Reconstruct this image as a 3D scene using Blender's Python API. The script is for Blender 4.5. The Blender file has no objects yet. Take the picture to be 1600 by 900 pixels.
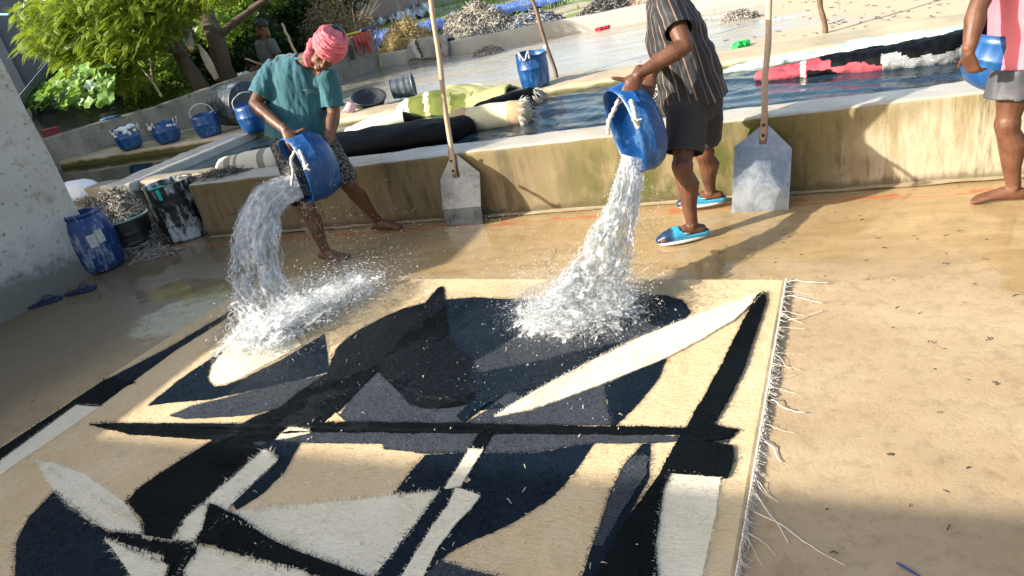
import bpy, bmesh, math, random
import numpy as np
from mathutils import Vector, Matrix, noise, Quaternion
random.seed(7); RNG = np.random.default_rng(7)
scene = bpy.context.scene
COL = scene.collection
R = math.radians

# ------------------------------------------------------------------ camera
F_PX, YAW, PITCH, ROLL, CAM_H = 1046.6, .44272, .43235, .22442, 1.6
fw = Vector((-math.sin(YAW)*math.cos(PITCH), math.cos(YAW)*math.cos(PITCH), -math.sin(PITCH)))
r0 = Vector((math.cos(YAW), math.sin(YAW), 0)); u0 = r0.cross(fw)
CR = math.cos(ROLL)*r0 - math.sin(ROLL)*u0
CU = math.cos(ROLL)*u0 + math.sin(ROLL)*r0
cd = bpy.data.cameras.new('camera'); cam = bpy.data.objects.new('camera', cd); COL.objects.link(cam)
cd.lens = 36*F_PX/1600; cd.sensor_width = 36; cd.clip_start = .05; cd.clip_end = 500
m = Matrix((CR, CU, -fw)).transposed().to_4x4(); m.translation = Vector((0, 0, CAM_H)); cam.matrix_world = m
scene.camera = cam
CAM = Vector((0, 0, CAM_H))

# ------------------------------------------------------------------ light
SUN_EL = R(25); SUN_TO = Vector((.786, .618, 0)).normalized()      # shadows run this way
world = bpy.data.worlds.new('World'); scene.world = world; world.use_nodes = True
nt = world.node_tree; nt.nodes.clear()
sky = nt.nodes.new('ShaderNodeTexSky'); sky.sky_type = 'NISHITA'; sky.sun_disc = False
sky.sun_elevation = SUN_EL; sky.sun_rotation = math.atan2(-SUN_TO.x, -SUN_TO.y)
sky.air_density = 1.0; sky.dust_density = 2.5; sky.ozone_density = 1.0
bg = nt.nodes.new('ShaderNodeBackground'); bg.inputs[1].default_value = .15
wo = nt.nodes.new('ShaderNodeOutputWorld'); tint = nt.nodes.new('ShaderNodeMix'); tint.data_type = 'RGBA'; tint.blend_type = 'MULTIPLY'; tint.inputs[0].default_value = 1; tint.inputs[7].default_value = (1.0, .96, .88, 1)
nt.links.new(sky.outputs[0], tint.inputs[6]); nt.links.new(tint.outputs[2], bg.inputs[0]); nt.links.new(bg.outputs[0], wo.inputs[0])
sl = bpy.data.lights.new('sun', 'SUN'); sl.energy = 4.9; sl.angle = R(.6); sl.color = (1, .93, .80)
so = bpy.data.objects.new('sun', sl); COL.objects.link(so)
sd = Vector((SUN_TO.x*math.cos(SUN_EL), SUN_TO.y*math.cos(SUN_EL), -math.sin(SUN_EL)))
so.rotation_euler = sd.to_track_quat('-Z', 'Y').to_euler()
scene.view_settings.view_transform = 'Standard'; scene.view_settings.look = 'None'
scene.view_settings.exposure = 1.08; scene.view_settings.gamma = 1
scene.render.engine = 'CYCLES'
scene.cycles.max_bounces = 8; scene.cycles.transmission_bounces = 8; scene.cycles.transparent_max_bounces = 12

# ------------------------------------------------------------------ photo pixel -> place on a real plane
def ray(px, py): return fw + CR*((px-800)/F_PX) - CU*((py-450)/F_PX)
def G(px, py, z=0.0):
    d = ray(px, py); return CAM + d*((z-CAM_H)/d.z)
def AT(px, py, Y):
    d = ray(px, py); return CAM + d*(Y/d.y)
def AX(px, py, X):
    d = ray(px, py); return CAM + d*(X/d.x)

# ------------------------------------------------------------------ tagging
def tag(o, label=None, cat=None, group=None, kind=None):
    if label: o['label'] = label
    if cat: o['category'] = cat
    if group: o['group'] = group
    if kind: o['kind'] = kind
    return o
def empty(name, loc, label, cat, group=None):
    o = bpy.data.objects.new(name, None); COL.objects.link(o); o.location = loc; o.empty_display_size = .1
    return tag(o, label, cat, group)

# ------------------------------------------------------------------ materials
class NT:
    def __init__(s, name):
        s.m = bpy.data.materials.new(name); s.m.use_nodes = True; s.t = s.m.node_tree
        s.b = s.t.nodes['Principled BSDF']; s.co = s.t.nodes.new('ShaderNodeTexCoord')
    def n(s, typ, **k):
        x = s.t.nodes.new(typ)
        for a, v in k.items(): setattr(x, a, v)
        return x
    def l(s, a, b): s.t.links.new(a, b)
    def vec(s, scale=(1, 1, 1), rot=(0, 0, 0), gen='Object'):
        mp = s.n('ShaderNodeMapping'); mp.inputs['Scale'].default_value = scale; mp.inputs['Rotation'].default_value = rot
        s.l(s.co.outputs[gen], mp.inputs[0]); return mp.outputs[0]
    def noise(s, scale=5, detail=5, rough=.55, vec=None, dist=0):
        x = s.n('ShaderNodeTexNoise'); x.inputs['Scale'].default_value = scale; x.inputs['Detail'].default_value = detail
        x.inputs['Roughness'].default_value = rough; x.inputs['Distortion'].default_value = dist
        s.l(vec if vec is not None else s.vec(), x.inputs['Vector']); return x.outputs[0]
    def ramp(s, fac, stops, interp='LINEAR'):
        x = s.n('ShaderNodeValToRGB'); cr = x.color_ramp; cr.interpolation = interp
        while len(cr.elements) > 1: cr.elements.remove(cr.elements[-1])
        for i, (p, c) in enumerate(stops):
            e = cr.elements[0] if i == 0 else cr.elements.new(p)
            e.position = p; c = (c, c, c) if not hasattr(c, '__len__') else c; e.color = (*c, 1)
        s.l(fac, x.inputs[0]); return x.outputs[0]
    def mix(s, fac, a, b, mode='MIX'):
        x = s.n('ShaderNodeMix'); x.data_type = 'RGBA'; x.blend_type = mode
        for v, i in ((fac, 0), (a, 6), (b, 7)):
            if isinstance(v, (int, float)): x.inputs[i].default_value = v if i == 0 else (v, v, v, 1)
            elif isinstance(v, tuple): x.inputs[i].default_value = (*v, 1)
            else: s.l(v, x.inputs[i])
        return x.outputs[2]
    def math(s, op, a, b=0.0, c=None, clamp=False):
        x = s.n('ShaderNodeMath'); x.operation = op; x.use_clamp = clamp
        for i, v in enumerate((a, b, c)):
            if v is None: continue
            if isinstance(v, (int, float)): x.inputs[i].default_value = v
            else: s.l(v, x.inputs[i])
        return x.outputs[0]
    def sep(s, gen='Object'):
        x = s.n('ShaderNodeSeparateXYZ'); s.l(s.co.outputs[gen], x.inputs[0]); return x.outputs
    def band(s, v, lo, hi):
        x = s.n('ShaderNodeMapRange'); x.interpolation_type = 'SMOOTHSTEP'
        s.l(v, x.inputs[0]); x.inputs[1].default_value = lo; x.inputs[2].default_value = hi; return x.outputs[0]
    def col(s, v):
        if isinstance(v, tuple): s.b.inputs['Base Color'].default_value = (*v, 1)
        else: s.l(v, s.b.inputs['Base Color'])
    def rough(s, v):
        if isinstance(v, (int, float)): s.b.inputs['Roughness'].default_value = v
        else: s.l(v, s.b.inputs['Roughness'])
    def bump(s, h, strength=.4, dist=.01):
        x = s.n('ShaderNodeBump'); x.inputs['Strength'].default_value = strength; x.inputs['Distance'].default_value = dist
        s.l(h, x.inputs['Height']); s.l(x.outputs[0], s.b.inputs['Normal'])
    def set(s, **k):
        for a, v in k.items(): s.b.inputs[a.replace('_', ' ')].default_value = v
        return s.m
MATS = {}
def simple(name, c1, c2=None, scale=8, rough=.6, bump=.15, bscale=60, dist=.004, metallic=0, stretch=(1, 1, 1), rough2=None):
    if name in MATS: return MATS[name]
    t = NT(name); c2 = c2 or tuple(x*.7 for x in c1)
    nz = t.noise(scale, 6, .6, t.vec(stretch))
    t.col(t.mix(t.ramp(nz, [(.3, 0), (.7, 1)]), c1, c2))
    if rough2 is not None: t.rough(t.ramp(t.noise(scale*.7, 4), [(.35, rough), (.65, rough2)]))
    else: t.rough(rough)
    t.b.inputs['Metallic'].default_value = metallic
    if bump: t.bump(t.noise(bscale, 5, .6, t.vec(stretch)), bump, dist)
    MATS[name] = t.m; return t.m

# ------------------------------------------------------------------ mesh builder
def frame(t, ref):
    t = t.normalized(); b = ref - t*ref.dot(t)
    if b.length < 1e-4: b = Vector((1, 0, 0)) if abs(t.x) < .9 else Vector((0, 1, 0)); b = b - t*b.dot(t)
    b.normalize(); return t.cross(b).normalized(), b
class MB:
    def __init__(s): s.v = []; s.f = []; s.mi = []
    def add(s, vs, fs, mi=0):
        o = len(s.v); s.v += [tuple(p) for p in vs]; s.f += [tuple(i+o for i in f) for f in fs]; s.mi += [mi]*len(fs)
    def box(s, c, sz, rot=None, mi=0):
        c = Vector(c); M = rot or Matrix.Identity(3); h = Vector(sz)/2; vs = []
        for i in range(8):
            vs.append(c + M @ Vector((h.x*(1 if i & 1 else -1), h.y*(1 if i & 2 else -1), h.z*(1 if i & 4 else -1))))
        s.add(vs, [(0, 2, 3, 1), (4, 5, 7, 6), (0, 1, 5, 4), (2, 6, 7, 3), (0, 4, 6, 2), (1, 3, 7, 5)], mi)
    def tube(s, pts, rad, seg=12, ref=Vector((0, -1, 0)), caps=True, mi=0, round_=True):
        """rad: list of r or (a,b): b along ref, a sideways"""
        pts = [Vector(p) for p in pts]; rad = [(r, r) if not hasattr(r, '__len__') else r for r in rad]
        n = len(pts); rings = []
        def tan(i):
            if i == 0: return pts[1]-pts[0]
            if i == n-1: return pts[-1]-pts[-2]
            a = (pts[i]-pts[i-1]).normalized(); b = (pts[i+1]-pts[i]).normalized(); return a+b if (a+b).length > 1e-5 else b
        P, A, T = [], [], []
        if caps and round_:
            t = tan(0).normalized(); r = rad[0]; k = min(r)
            for q in (80, 55, 28): P.append(pts[0]-t*k*math.sin(R(q))); A.append((r[0]*math.cos(R(q)), r[1]*math.cos(R(q)))); T.append(t)
        for i in range(n): P.append(pts[i]); A.append(rad[i]); T.append(tan(i))
        if caps and round_:
            t = tan(n-1).normalized(); r = rad[-1]; k = min(r)
            for q in (28, 55, 80): P.append(pts[-1]+t*k*math.sin(R(q))); A.append((r[0]*math.cos(R(q)), r[1]*math.cos(R(q)))); T.append(t)
        vs = []; fs = []; b = ref
        for i in range(len(P)):
            a, b2 = frame(T[i], b if ref is None else ref)
            for k in range(seg):
                th = 2*math.pi*k/seg; vs.append(P[i] + a*A[i][0]*math.cos(th) + b2*A[i][1]*math.sin(th))
        for i in range(len(P)-1):
            for k in range(seg):
                k2 = (k+1) % seg; fs.append((i*seg+k, i*seg+k2, (i+1)*seg+k2, (i+1)*seg+k))
        if caps:
            fs.append(tuple(range(seg))[::-1]); fs.append(tuple((len(P)-1)*seg+k for k in range(seg)))
        s.add(vs, fs, mi)
    def ell(s, c, r, rot=None, seg=16, rings=10, mi=0):
        c = Vector(c); M = rot or Matrix.Identity(3); vs = [c+M@Vector((0, 0, r[2]))]; fs = []
        for i in range(1, rings):
            ph = math.pi*i/rings
            for k in range(seg):
                th = 2*math.pi*k/seg; vs.append(c+M@Vector((r[0]*math.sin(ph)*math.cos(th), r[1]*math.sin(ph)*math.sin(th), r[2]*math.cos(ph))))
        vs.append(c+M@Vector((0, 0, -r[2])))
        for k in range(seg): fs.append((0, 1+k, 1+(k+1) % seg))
        for i in range(rings-2):
            for k in range(seg): a = 1+i*seg+k; b = 1+i*seg+(k+1) % seg; fs.append((a, a+seg, b+seg, b))
        e = len(vs)-1
        for k in range(seg): fs.append((e, 1+(rings-2)*seg+(k+1) % seg, 1+(rings-2)*seg+k))
        s.add(vs, fs, mi)
    def lathe(s, prof, M=None, seg=32, mi=0, wob=None):
        M = M or Matrix.Identity(4); vs = []; fs = []
        for i, (r, z) in enumerate(prof):
            for k in range(seg):
                th = 2*math.pi*k/seg; dr, dz = wob(th, i, r, z) if wob else (0, 0)
                vs.append(M @ Vector(((r+dr)*math.cos(th), (r+dr)*math.sin(th), z+dz)))
        for i in range(len(prof)-1):
            for k in range(seg): k2 = (k+1) % seg; fs.append((i*seg+k, i*seg+k2, (i+1)*seg+k2, (i+1)*seg+k))
        s.add(vs, fs, mi)
    def grid(s, fn, nu, nv, mi=0):
        vs = [fn(i/nu, j/nv) for j in range(nv+1) for i in range(nu+1)]
        fs = [(j*(nu+1)+i, j*(nu+1)+i+1, (j+1)*(nu+1)+i+1, (j+1)*(nu+1)+i) for j in range(nv) for i in range(nu)]
        s.add(vs, fs, mi)
    def mesh(s, name):
        me = bpy.data.meshes.new(name); me.from_pydata(s.v, [], s.f); me.polygons.foreach_set('material_index', s.mi); me.update(); return me
    def build(s, name, mats, parent=None, smooth=True, bevel=0):
        return link(name, s.mesh(name), mats, parent, smooth, bevel)
def link(name, me, mats, parent=None, smooth=True, bevel=0):
    if not isinstance(mats, (list, tuple)): mats = [mats]
    while len(me.materials): me.materials.pop()
    for m_ in mats: me.materials.append(m_)
    if smooth: me.polygons.foreach_set('use_smooth', [True]*len(me.polygons))
    o = bpy.data.objects.new(name, me); COL.objects.link(o)
    if parent is not None: o.parent = parent; o.matrix_parent_inverse = Matrix.Translation(-parent.location) if parent.type == 'EMPTY' and parent.rotation_euler[2] == 0 else Matrix.Identity(4)
    if bevel:
        b = o.modifiers.new('bevel', 'BEVEL'); b.width = bevel; b.segments = 2; b.limit_method = 'ANGLE'
    return o
def soup(name, V, Fc, mats, mi=None, parent=None, smooth=False):
    """V (n,3) array, Fc (m,3|4) index array: fast mesh"""
    me = bpy.data.meshes.new(name); k = Fc.shape[1]
    me.vertices.add(len(V)); me.vertices.foreach_set('co', np.asarray(V, dtype=np.float32).ravel())
    me.loops.add(Fc.size); me.loops.foreach_set('vertex_index', np.asarray(Fc, dtype=np.int32).ravel())
    me.polygons.add(len(Fc)); me.polygons.foreach_set('loop_start', np.arange(0, Fc.size, k, dtype=np.int32))
    try: me.polygons.foreach_set('loop_total', np.full(len(Fc), k, dtype=np.int32))
    except Exception: pass
    me.update(calc_edges=True); me.validate()
    if not isinstance(mats, (list, tuple)): mats = [mats]
    o = link(name, me, mats, parent, smooth)
    if mi is not None: me.polygons.foreach_set('material_index', np.asarray(mi, dtype=np.int32))
    return o
def remeshed(mb_or_me, voxel, it=3, fac=.5):
    me = mb_or_me.mesh('tmp') if isinstance(mb_or_me, MB) else mb_or_me
    bm = bmesh.new(); bm.from_mesh(me); bmesh.ops.recalc_face_normals(bm, faces=bm.faces); bm.to_mesh(me); bm.free()
    o = bpy.data.objects.new('tmp', me); COL.objects.link(o)
    md = o.modifiers.new('r', 'REMESH'); md.mode = 'VOXEL'; md.voxel_size = voxel
    if it: s = o.modifiers.new('s', 'SMOOTH'); s.factor = fac; s.iterations = it
    dg = bpy.context.evaluated_depsgraph_get(); dg.update()
    out = bpy.data.meshes.new_from_object(o.evaluated_get(dg), depsgraph=dg)
    bpy.data.objects.remove(o); bpy.data.meshes.remove(me); return out
def arr(me):
    a = np.empty(len(me.vertices)*3, dtype=np.float32); me.vertices.foreach_get('co', a); return a.reshape(-1, 3)
def setarr(me, a): me.vertices.foreach_set('co', np.asarray(a, dtype=np.float32).ravel()); me.update()
def fbm(p, s=1.0, o=4):
    return noise.fractal(Vector(p)*s, 1.0, 2.0, o)
def displace(me, fn):
    n = len(me.vertices); no = np.empty(n*3, dtype=np.float32); me.vertex_normals.foreach_get('vector', no); no = no.reshape(-1, 3)
    a = arr(me); d = np.array([fn(Vector(p), Vector(q)) for p, q in zip(a, no)], dtype=np.float32)
    setarr(me, a+no*d[:, None])
def axes(z, xref):
    """3x3 matrix whose local z is z, local x near xref"""
    z = Vector(z).normalized(); x = Vector(xref); x = (x - z*x.dot(z)).normalized(); y = z.cross(x)
    return Matrix((x, y, z)).transposed()
def catmull(pts, n=6):
    pts = [Vector(p) for p in pts]; P = [2*pts[0]-pts[1]]+pts+[2*pts[-1]-pts[-2]]; out = []
    for i in range(1, len(P)-2):
        a, b, c, d = P[i-1:i+3]
        for k in range(n):
            t = k/n; out.append(.5*((2*b)+(c-a)*t+(2*a-5*b+4*c-d)*t*t+(3*b-a-3*c+d)*t**3))
    out.append(pts[-1]); return out
def rough_block(x0, x1, y0, y1, z0, z1, step=.1, r=.015, amp=.004, nscale=3, skip_bottom=True):
    """box with rounded, slightly uneven faces, as a MB"""
    mb = MB()
    def ax(a, b):
        n = max(2, int((b-a)/step)); t = [a + (b-a)*i/n for i in range(n+1)]
        return [a, a+r*.5, a+r]+t[1:-1]+[b-r, b-r*.5, b]
    X, Y, Z = ax(x0, x1), ax(y0, y1), ax(z0, z1)
    lo = Vector((x0+r, y0+r, z0+r)); hi = Vector((x1-r, y1-r, z1-r)); idx = {}; vs = []; fs = []
    def vid(p):
        k = tuple(round(c, 5) for c in p)
        if k not in idx:
            v = Vector(p); c = Vector([min(max(v[i], lo[i]), hi[i]) for i in range(3)]); d = v-c
            if d.length > 1e-9:
                nd = d.normalized(); v = c+nd*r + nd*(amp*fbm(v, nscale)+amp*.5*fbm(v, nscale*6))
            idx[k] = len(vs); vs.append(v)
        return idx[k]
    def face(A, B, mk, flip):
        for i in range(len(A)-1):
            for j in range(len(B)-1):
                q = [vid(mk(A[i], B[j])), vid(mk(A[i+1], B[j])), vid(mk(A[i+1], B[j+1])), vid(mk(A[i], B[j+1]))]
                fs.append(tuple(q[::-1] if flip else q))
    face(X, Y, lambda a, b: (a, b, z1), False)
    if not skip_bottom: face(X, Y, lambda a, b: (a, b, z0), True)
    face(X, Z, lambda a, b: (a, y0, b), False); face(X, Z, lambda a, b: (a, y1, b), True)
    face(Y, Z, lambda a, b: (x0, a, b), True); face(Y, Z, lambda a, b: (x1, a, b), False)
    mb.add(vs, fs); return mb
# ================================================================== SETTING
PALE_C = G(300, 490, 0)
def mat_floor():
    t = NT('wet_courtyard_concrete'); x, y, z = t.sep()
    n1 = t.noise(1.3, 6, .6, t.vec((1, 1.6, 1))); n2 = t.noise(14, 8, .7); n3 = t.noise(90, 4, .7); n4 = t.noise(3.2, 5, .6, t.vec((1, 3, 1), (0, 0, .2)))
    dry = t.mix(t.ramp(n1, [(.35, 0), (.65, 1)]), (.39, .275, .155), (.47, .36, .225))
    wetc = t.mix(t.ramp(n4, [(.3, 0), (.7, 1)]), (.33, .225, .105), (.46, .33, .17))
    # dampness: near the tank, and to the right of the dry patch
    wob = t.math('MULTIPLY', t.math('SUBTRACT', t.noise(2.2, 6, .65), .5), 1.1)
    yy = t.math('ADD', y, wob); xx = t.math('ADD', x, t.math('MULTIPLY', wob, .9))
    wy = t.band(yy, 3.08, 3.15); wx = t.band(xx, .80, .88); wy2 = t.band(yy, 2.3, 2.6)
    wl = t.math('SUBTRACT', 1, t.band(xx, -3.55, -3.4))
    wet = t.math('MAXIMUM', t.math('MAXIMUM', wy, t.math('MULTIPLY', wx, wy2)), t.math('MULTIPLY', wl, .55))
    c = t.mix(wet, dry, wetc)
    c = t.mix(t.ramp(n2, [(.32, .55), (.5, 0)]), c, (.25, .17, .09))
    c = t.mix(t.ramp(n3, [(.28, .5), (.42, 0)]), c, (.16, .12, .07))
    c = t.mix(t.ramp(n3, [(.62, 0), (.74, .35)]), c, (.56, .46, .32))
    # dark freckles and lichen at the right
    sp = t.ramp(t.noise(6.5, 3, .4), [(.68, 0), (.72, .6)])
    c = t.mix(t.math('MULTIPLY', sp, t.band(x, .4, 1.6)), c, (.13, .12, .10))
    # silt washed down towards the left
    c = t.mix(t.math('MULTIPLY', t.math('SUBTRACT', 1, t.band(xx, -4.4, -3.3)), .8), c, (.17, .12, .07))
    pd = t.math('ADD', t.math('POWER', t.math('MULTIPLY', t.math('SUBTRACT', x, PALE_C.x), 1.6), 2), t.math('POWER', t.math('MULTIPLY', t.math('SUBTRACT', y, PALE_C.y), 1.9), 2))  # pale greenish patch on the floor left of the rug
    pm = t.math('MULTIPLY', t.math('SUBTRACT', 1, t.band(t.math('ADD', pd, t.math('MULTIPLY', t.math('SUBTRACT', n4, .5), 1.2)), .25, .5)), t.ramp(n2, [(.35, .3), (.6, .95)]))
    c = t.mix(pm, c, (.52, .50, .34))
    # red paint left along the foot of the tank
    rp = t.math('MULTIPLY', t.band(y, 4.11, 4.14), t.math('SUBTRACT', 1, t.band(y, 4.21, 4.24)))
    rn = t.ramp(t.noise(5, 5, .6, t.vec((1, 4, 1))), [(.50, 0), (.56, .85)])
    c = t.mix(t.math('MULTIPLY', rp, rn), c, (.50, .13, .055))
    vo = t.n('ShaderNodeTexVoronoi'); vo.feature = 'DISTANCE_TO_EDGE'; vo.inputs['Scale'].default_value = .55; dn = t.n('ShaderNodeTexNoise'); dn.inputs['Scale'].default_value = 2.5; dn.inputs['Detail'].default_value = 8; dn.inputs['Roughness'].default_value = .7; t.l(t.vec(), dn.inputs['Vector'])
    va = t.n('ShaderNodeVectorMath'); va.operation = 'MULTIPLY_ADD'; t.l(dn.outputs[1], va.inputs[0]); va.inputs[1].default_value = (.5, .5, 0); t.l(t.vec(), va.inputs[2]); t.l(va.outputs[0], vo.inputs['Vector'])
    ck = t.math('MULTIPLY', t.ramp(vo.outputs[0], [(0, .8), (.0035, 0)]), t.ramp(t.noise(1.1, 3), [(.5, 0), (.56, 1)])); c = t.mix(ck, c, (.12, .085, .05))
    t.col(c)
    pud = t.ramp(t.noise(1.1, 4, .55, t.vec((1, 1.5, 1), (0, 0, .3))), [(.50, 1), (.60, 0)])
    r = t.mix(wet, .82, t.mix(pud, .38, .07)); t.rough(r)
    t.b.inputs['Specular IOR Level'].default_value = .5
    hb = t.math('ADD', t.math('MULTIPLY', n3, .5), t.math('MULTIPLY', n2, 1.0))
    bp = t.n('ShaderNodeBump'); bp.inputs['Distance'].default_value = .006
    t.l(t.mix(wet, .55, t.mix(pud, .35, .07)), bp.inputs['Strength']); t.l(hb, bp.inputs['Height']); t.l(bp.outputs[0], t.b.inputs['Normal'])
    return t.m
def fl_z(x, y): return .006*fbm((x, y, 3), .8) + .003*fbm((x, y, 0), 4) - .003
mb = MB()
mb.grid(lambda u, v: (-7+12*u, -1+5.5*v, fl_z(-7+12*u, -1+5.5*v)), 240, 110)
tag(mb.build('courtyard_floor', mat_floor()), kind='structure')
mb = MB(); mb.grid(lambda u, v: (-16+32*u, -22+21.02*v, -.004), 8, 8)
tag(mb.build('courtyard_ground', simple('plain_concrete', (.40, .31, .21), (.48, .39, .28), 3, .85)), kind='structure')

def mat_front_wall():
    t = NT('stained_tank_concrete'); x, y, z = t.sep()
    st = t.noise(7, 6, .62, t.vec((1, 1, .12))); st2 = t.noise(10, 7, .72, t.vec((1, 1, .12))); blot = t.noise(2.2, 6, .6); fine = t.noise(70, 5, .7)
    c = t.mix(t.ramp(st, [(.3, 0), (.7, 1)]), (.17, .12, .058), (.295, .23, .13))
    xr = t.band(t.math('ADD', x, t.math('MULTIPLY', t.math('SUBTRACT', blot, .5), .8)), .2, .45)
    c = t.mix(xr, c, t.mix(t.ramp(st2, [(.35, 0), (.6, 1)]), (.28, .215, .12), (.52, .45, .33)))
    # green algae
    al = t.ramp(t.noise(2.6, 5, .65, t.vec((1, 1, .6))), [(.43, 0), (.56, 1)])
    ax = t.math('MULTIPLY', t.band(x, -1.9, -1.0), t.math('SUBTRACT', 1, t.band(x, -.1, .35)))
    c = t.mix(t.math('MULTIPLY', al, ax), c, (.075, .078, .010))
    top = t.math('MULTIPLY', t.band(t.math('ADD', z, t.math('MULTIPLY', t.math('SUBTRACT', st, .5), .5)), .30, .46), .55)
    c = t.mix(top, c, (.17, .14, .045))
    c = t.mix(t.ramp(st2, [(.54, 0), (.64, .75)]), c, (.085, .07, .035)); c = t.mix(t.ramp(t.noise(34, 6, .75, t.vec((1, 1, .06))), [(.58, 0), (.66, .5)]), c, (.07, .055, .03)); c = t.mix(t.math('MULTIPLY', t.math('SUBTRACT', 1, t.band(t.math('ADD', z, t.math('MULTIPLY', t.math('SUBTRACT', st2, .5), .12)), .02, .07)), .7), c, (.08, .06, .03))
    c = t.mix(t.ramp(fine, [(.28, .6), (.42, 0)]), c, (.12, .09, .05))
    # brick showing on the left where render has gone
    bl = t.math('MULTIPLY', t.math('SUBTRACT', 1, t.band(x, -4.0, -3.6)), t.ramp(t.noise(6, 4, .5, t.vec((1, 1, 2))), [(.58, 0), (.62, .7)]))
    c = t.mix(bl, c, (.26, .07, .035))
    # the top: pale and wet
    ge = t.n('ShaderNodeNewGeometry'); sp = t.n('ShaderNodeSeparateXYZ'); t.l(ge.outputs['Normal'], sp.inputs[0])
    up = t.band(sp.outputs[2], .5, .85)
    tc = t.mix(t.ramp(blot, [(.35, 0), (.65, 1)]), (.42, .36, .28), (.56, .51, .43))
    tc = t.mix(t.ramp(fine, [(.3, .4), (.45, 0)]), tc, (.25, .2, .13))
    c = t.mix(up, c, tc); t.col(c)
    wet = t.ramp(t.noise(1.3, 4, .5), [(.42, .12), (.62, .6)])
    t.rough(t.mix(up, .75, wet)); t.bump(t.math('ADD', t.math('MULTIPLY', fine, .6), t.math('MULTIPLY', st, .8)), .35, .01)
    return t.m
FRONT = mat_front_wall()
def wall_obj(name, block, mat, label, cat, group=None, M=None):
    o = block.build(name, mat)
    if M is not None: o.matrix_world = M
    return tag(o, label, cat, group)
wall_obj('tank_wall', rough_block(-4.95, 6, 4.34, 4.66, -.1, .5, .06, .025, .008, 3), FRONT,
         'long waist-low concrete front wall of the washing tank, stained ochre and green', 'wall')
# skirting of rough cement at the foot of the wall
mb = MB(); mb.grid(lambda u, v: (-4.9+10.9*u, 4.30+.06*v - .012*fbm((u*40, 0, 1), 1) if v < .5 else 4.35, .004+.02*v+.004*fbm((u*60, v, 1), 1)), 300, 2)
tag(mb.build('cement_skirting', simple('rough_cement', (.36, .28, .17), (.22, .17, .10), 9, .8)), 'thin line of rough cement along the foot of the tank front wall', 'skirting')

def mat_ledge(name, c1, c2, mossc=(.09, .085, .02)):
    t = NT(name); x, y, z = t.sep(); blot = t.noise(1.6, 6, .65); fine = t.noise(60, 5, .7)
    c = t.mix(t.ramp(blot, [(.35, 0), (.65, 1)]), c1, c2)
    c = t.mix(t.ramp(fine, [(.3, .5), (.45, 0)]), c, tuple(a*.45 for a in c1))
    zz = t.math('ADD', z, t.math('MULTIPLY', t.math('SUBTRACT', t.noise(4, 5, .6), .5), .1))
    c = t.mix(t.math('SUBTRACT', 1, t.band(zz, .44, .485)), c, mossc); t.col(c)
    t.rough(t.ramp(blot, [(.4, .3), (.6, .75)])); t.bump(fine, .3, .01); return t.m
LEDGE = mat_ledge('ledge_concrete', (.40, .31, .18), (.54, .45, .31))
wall_obj('tank_wall', rough_block(-9.7, 6, 6.5, 7.08, -.1, .5, .08, .03, .014, 2.2), LEDGE,
         'low mossy concrete ledge along the far side of the tank, buckets standing on it', 'wall')
BEAM = simple('pale_concrete', (.50, .48, .43), (.36, .35, .31), 5, .7, .3, 50, .008)
wall_obj('divider_beam', rough_block(-6.42, -5.98, 4.6, 6.52, .1, .515, .08, .02, .012, 4), BEAM,
         'pale concrete beam dividing the tank, behind the black drum', 'wall')
wall_obj('tank_side_wall', rough_block(-6.9, -4.93, 4.70, 4.93, -.1, .5, .08, .03, .01, 3), simple('dirty_concrete', (.34, .29, .22), (.2, .17, .12), 5, .75, .4, 50, .01),
         'broken corner of the tank behind the wool heap and the black drum', 'wall')

def mat_water(name, col, rough=.03, sc=6, st=.25, col2=None, aniso=(1, 1, 1)):
    t = NT(name); n = t.noise(sc, 5, .55, t.vec(aniso), .6); n2 = t.noise(sc*5, 3, .5, t.vec(aniso))
    t.col(t.mix(t.ramp(t.noise(1.2, 4, .6), [(.4, 0), (.65, 1)]), col, col2 or col)); t.rough(rough)
    t.bump(t.math('ADD', n, t.math('MULTIPLY', n2, .15)), st, .05); t.b.inputs['IOR'].default_value = 1.33
    t.b.inputs['Specular IOR Level'].default_value = .75; return t.m
def wz(x, y):
    f = min(1, max(0, (x+4)/2)); return .432 + f*(.012*fbm((x*1.1, y*2.4, 0), 1.2) + .006*math.sin(x*9+y*23+4*fbm((x, y, 5), 1)))
mb = MB(); mb.grid(lambda u, v: (-5.99+12*u, 4.6+1.98*v, wz(-5.99+12*u, 4.6+1.98*v)), 420, 80)
tag(mb.build('tank_water', mat_water('tank_water', (.008, .022, .038), .04, 5, .35, (.03, .06, .085))), kind='structure')
mb = MB(); mb.grid(lambda u, v: (-10.5+4.2*u, 4.3+2.3*v, .40), 40, 30)
tag(mb.build('still_tank_water', mat_water('still_water', (.012, .018, .012), .02, 3, .03)), kind='structure')

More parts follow.
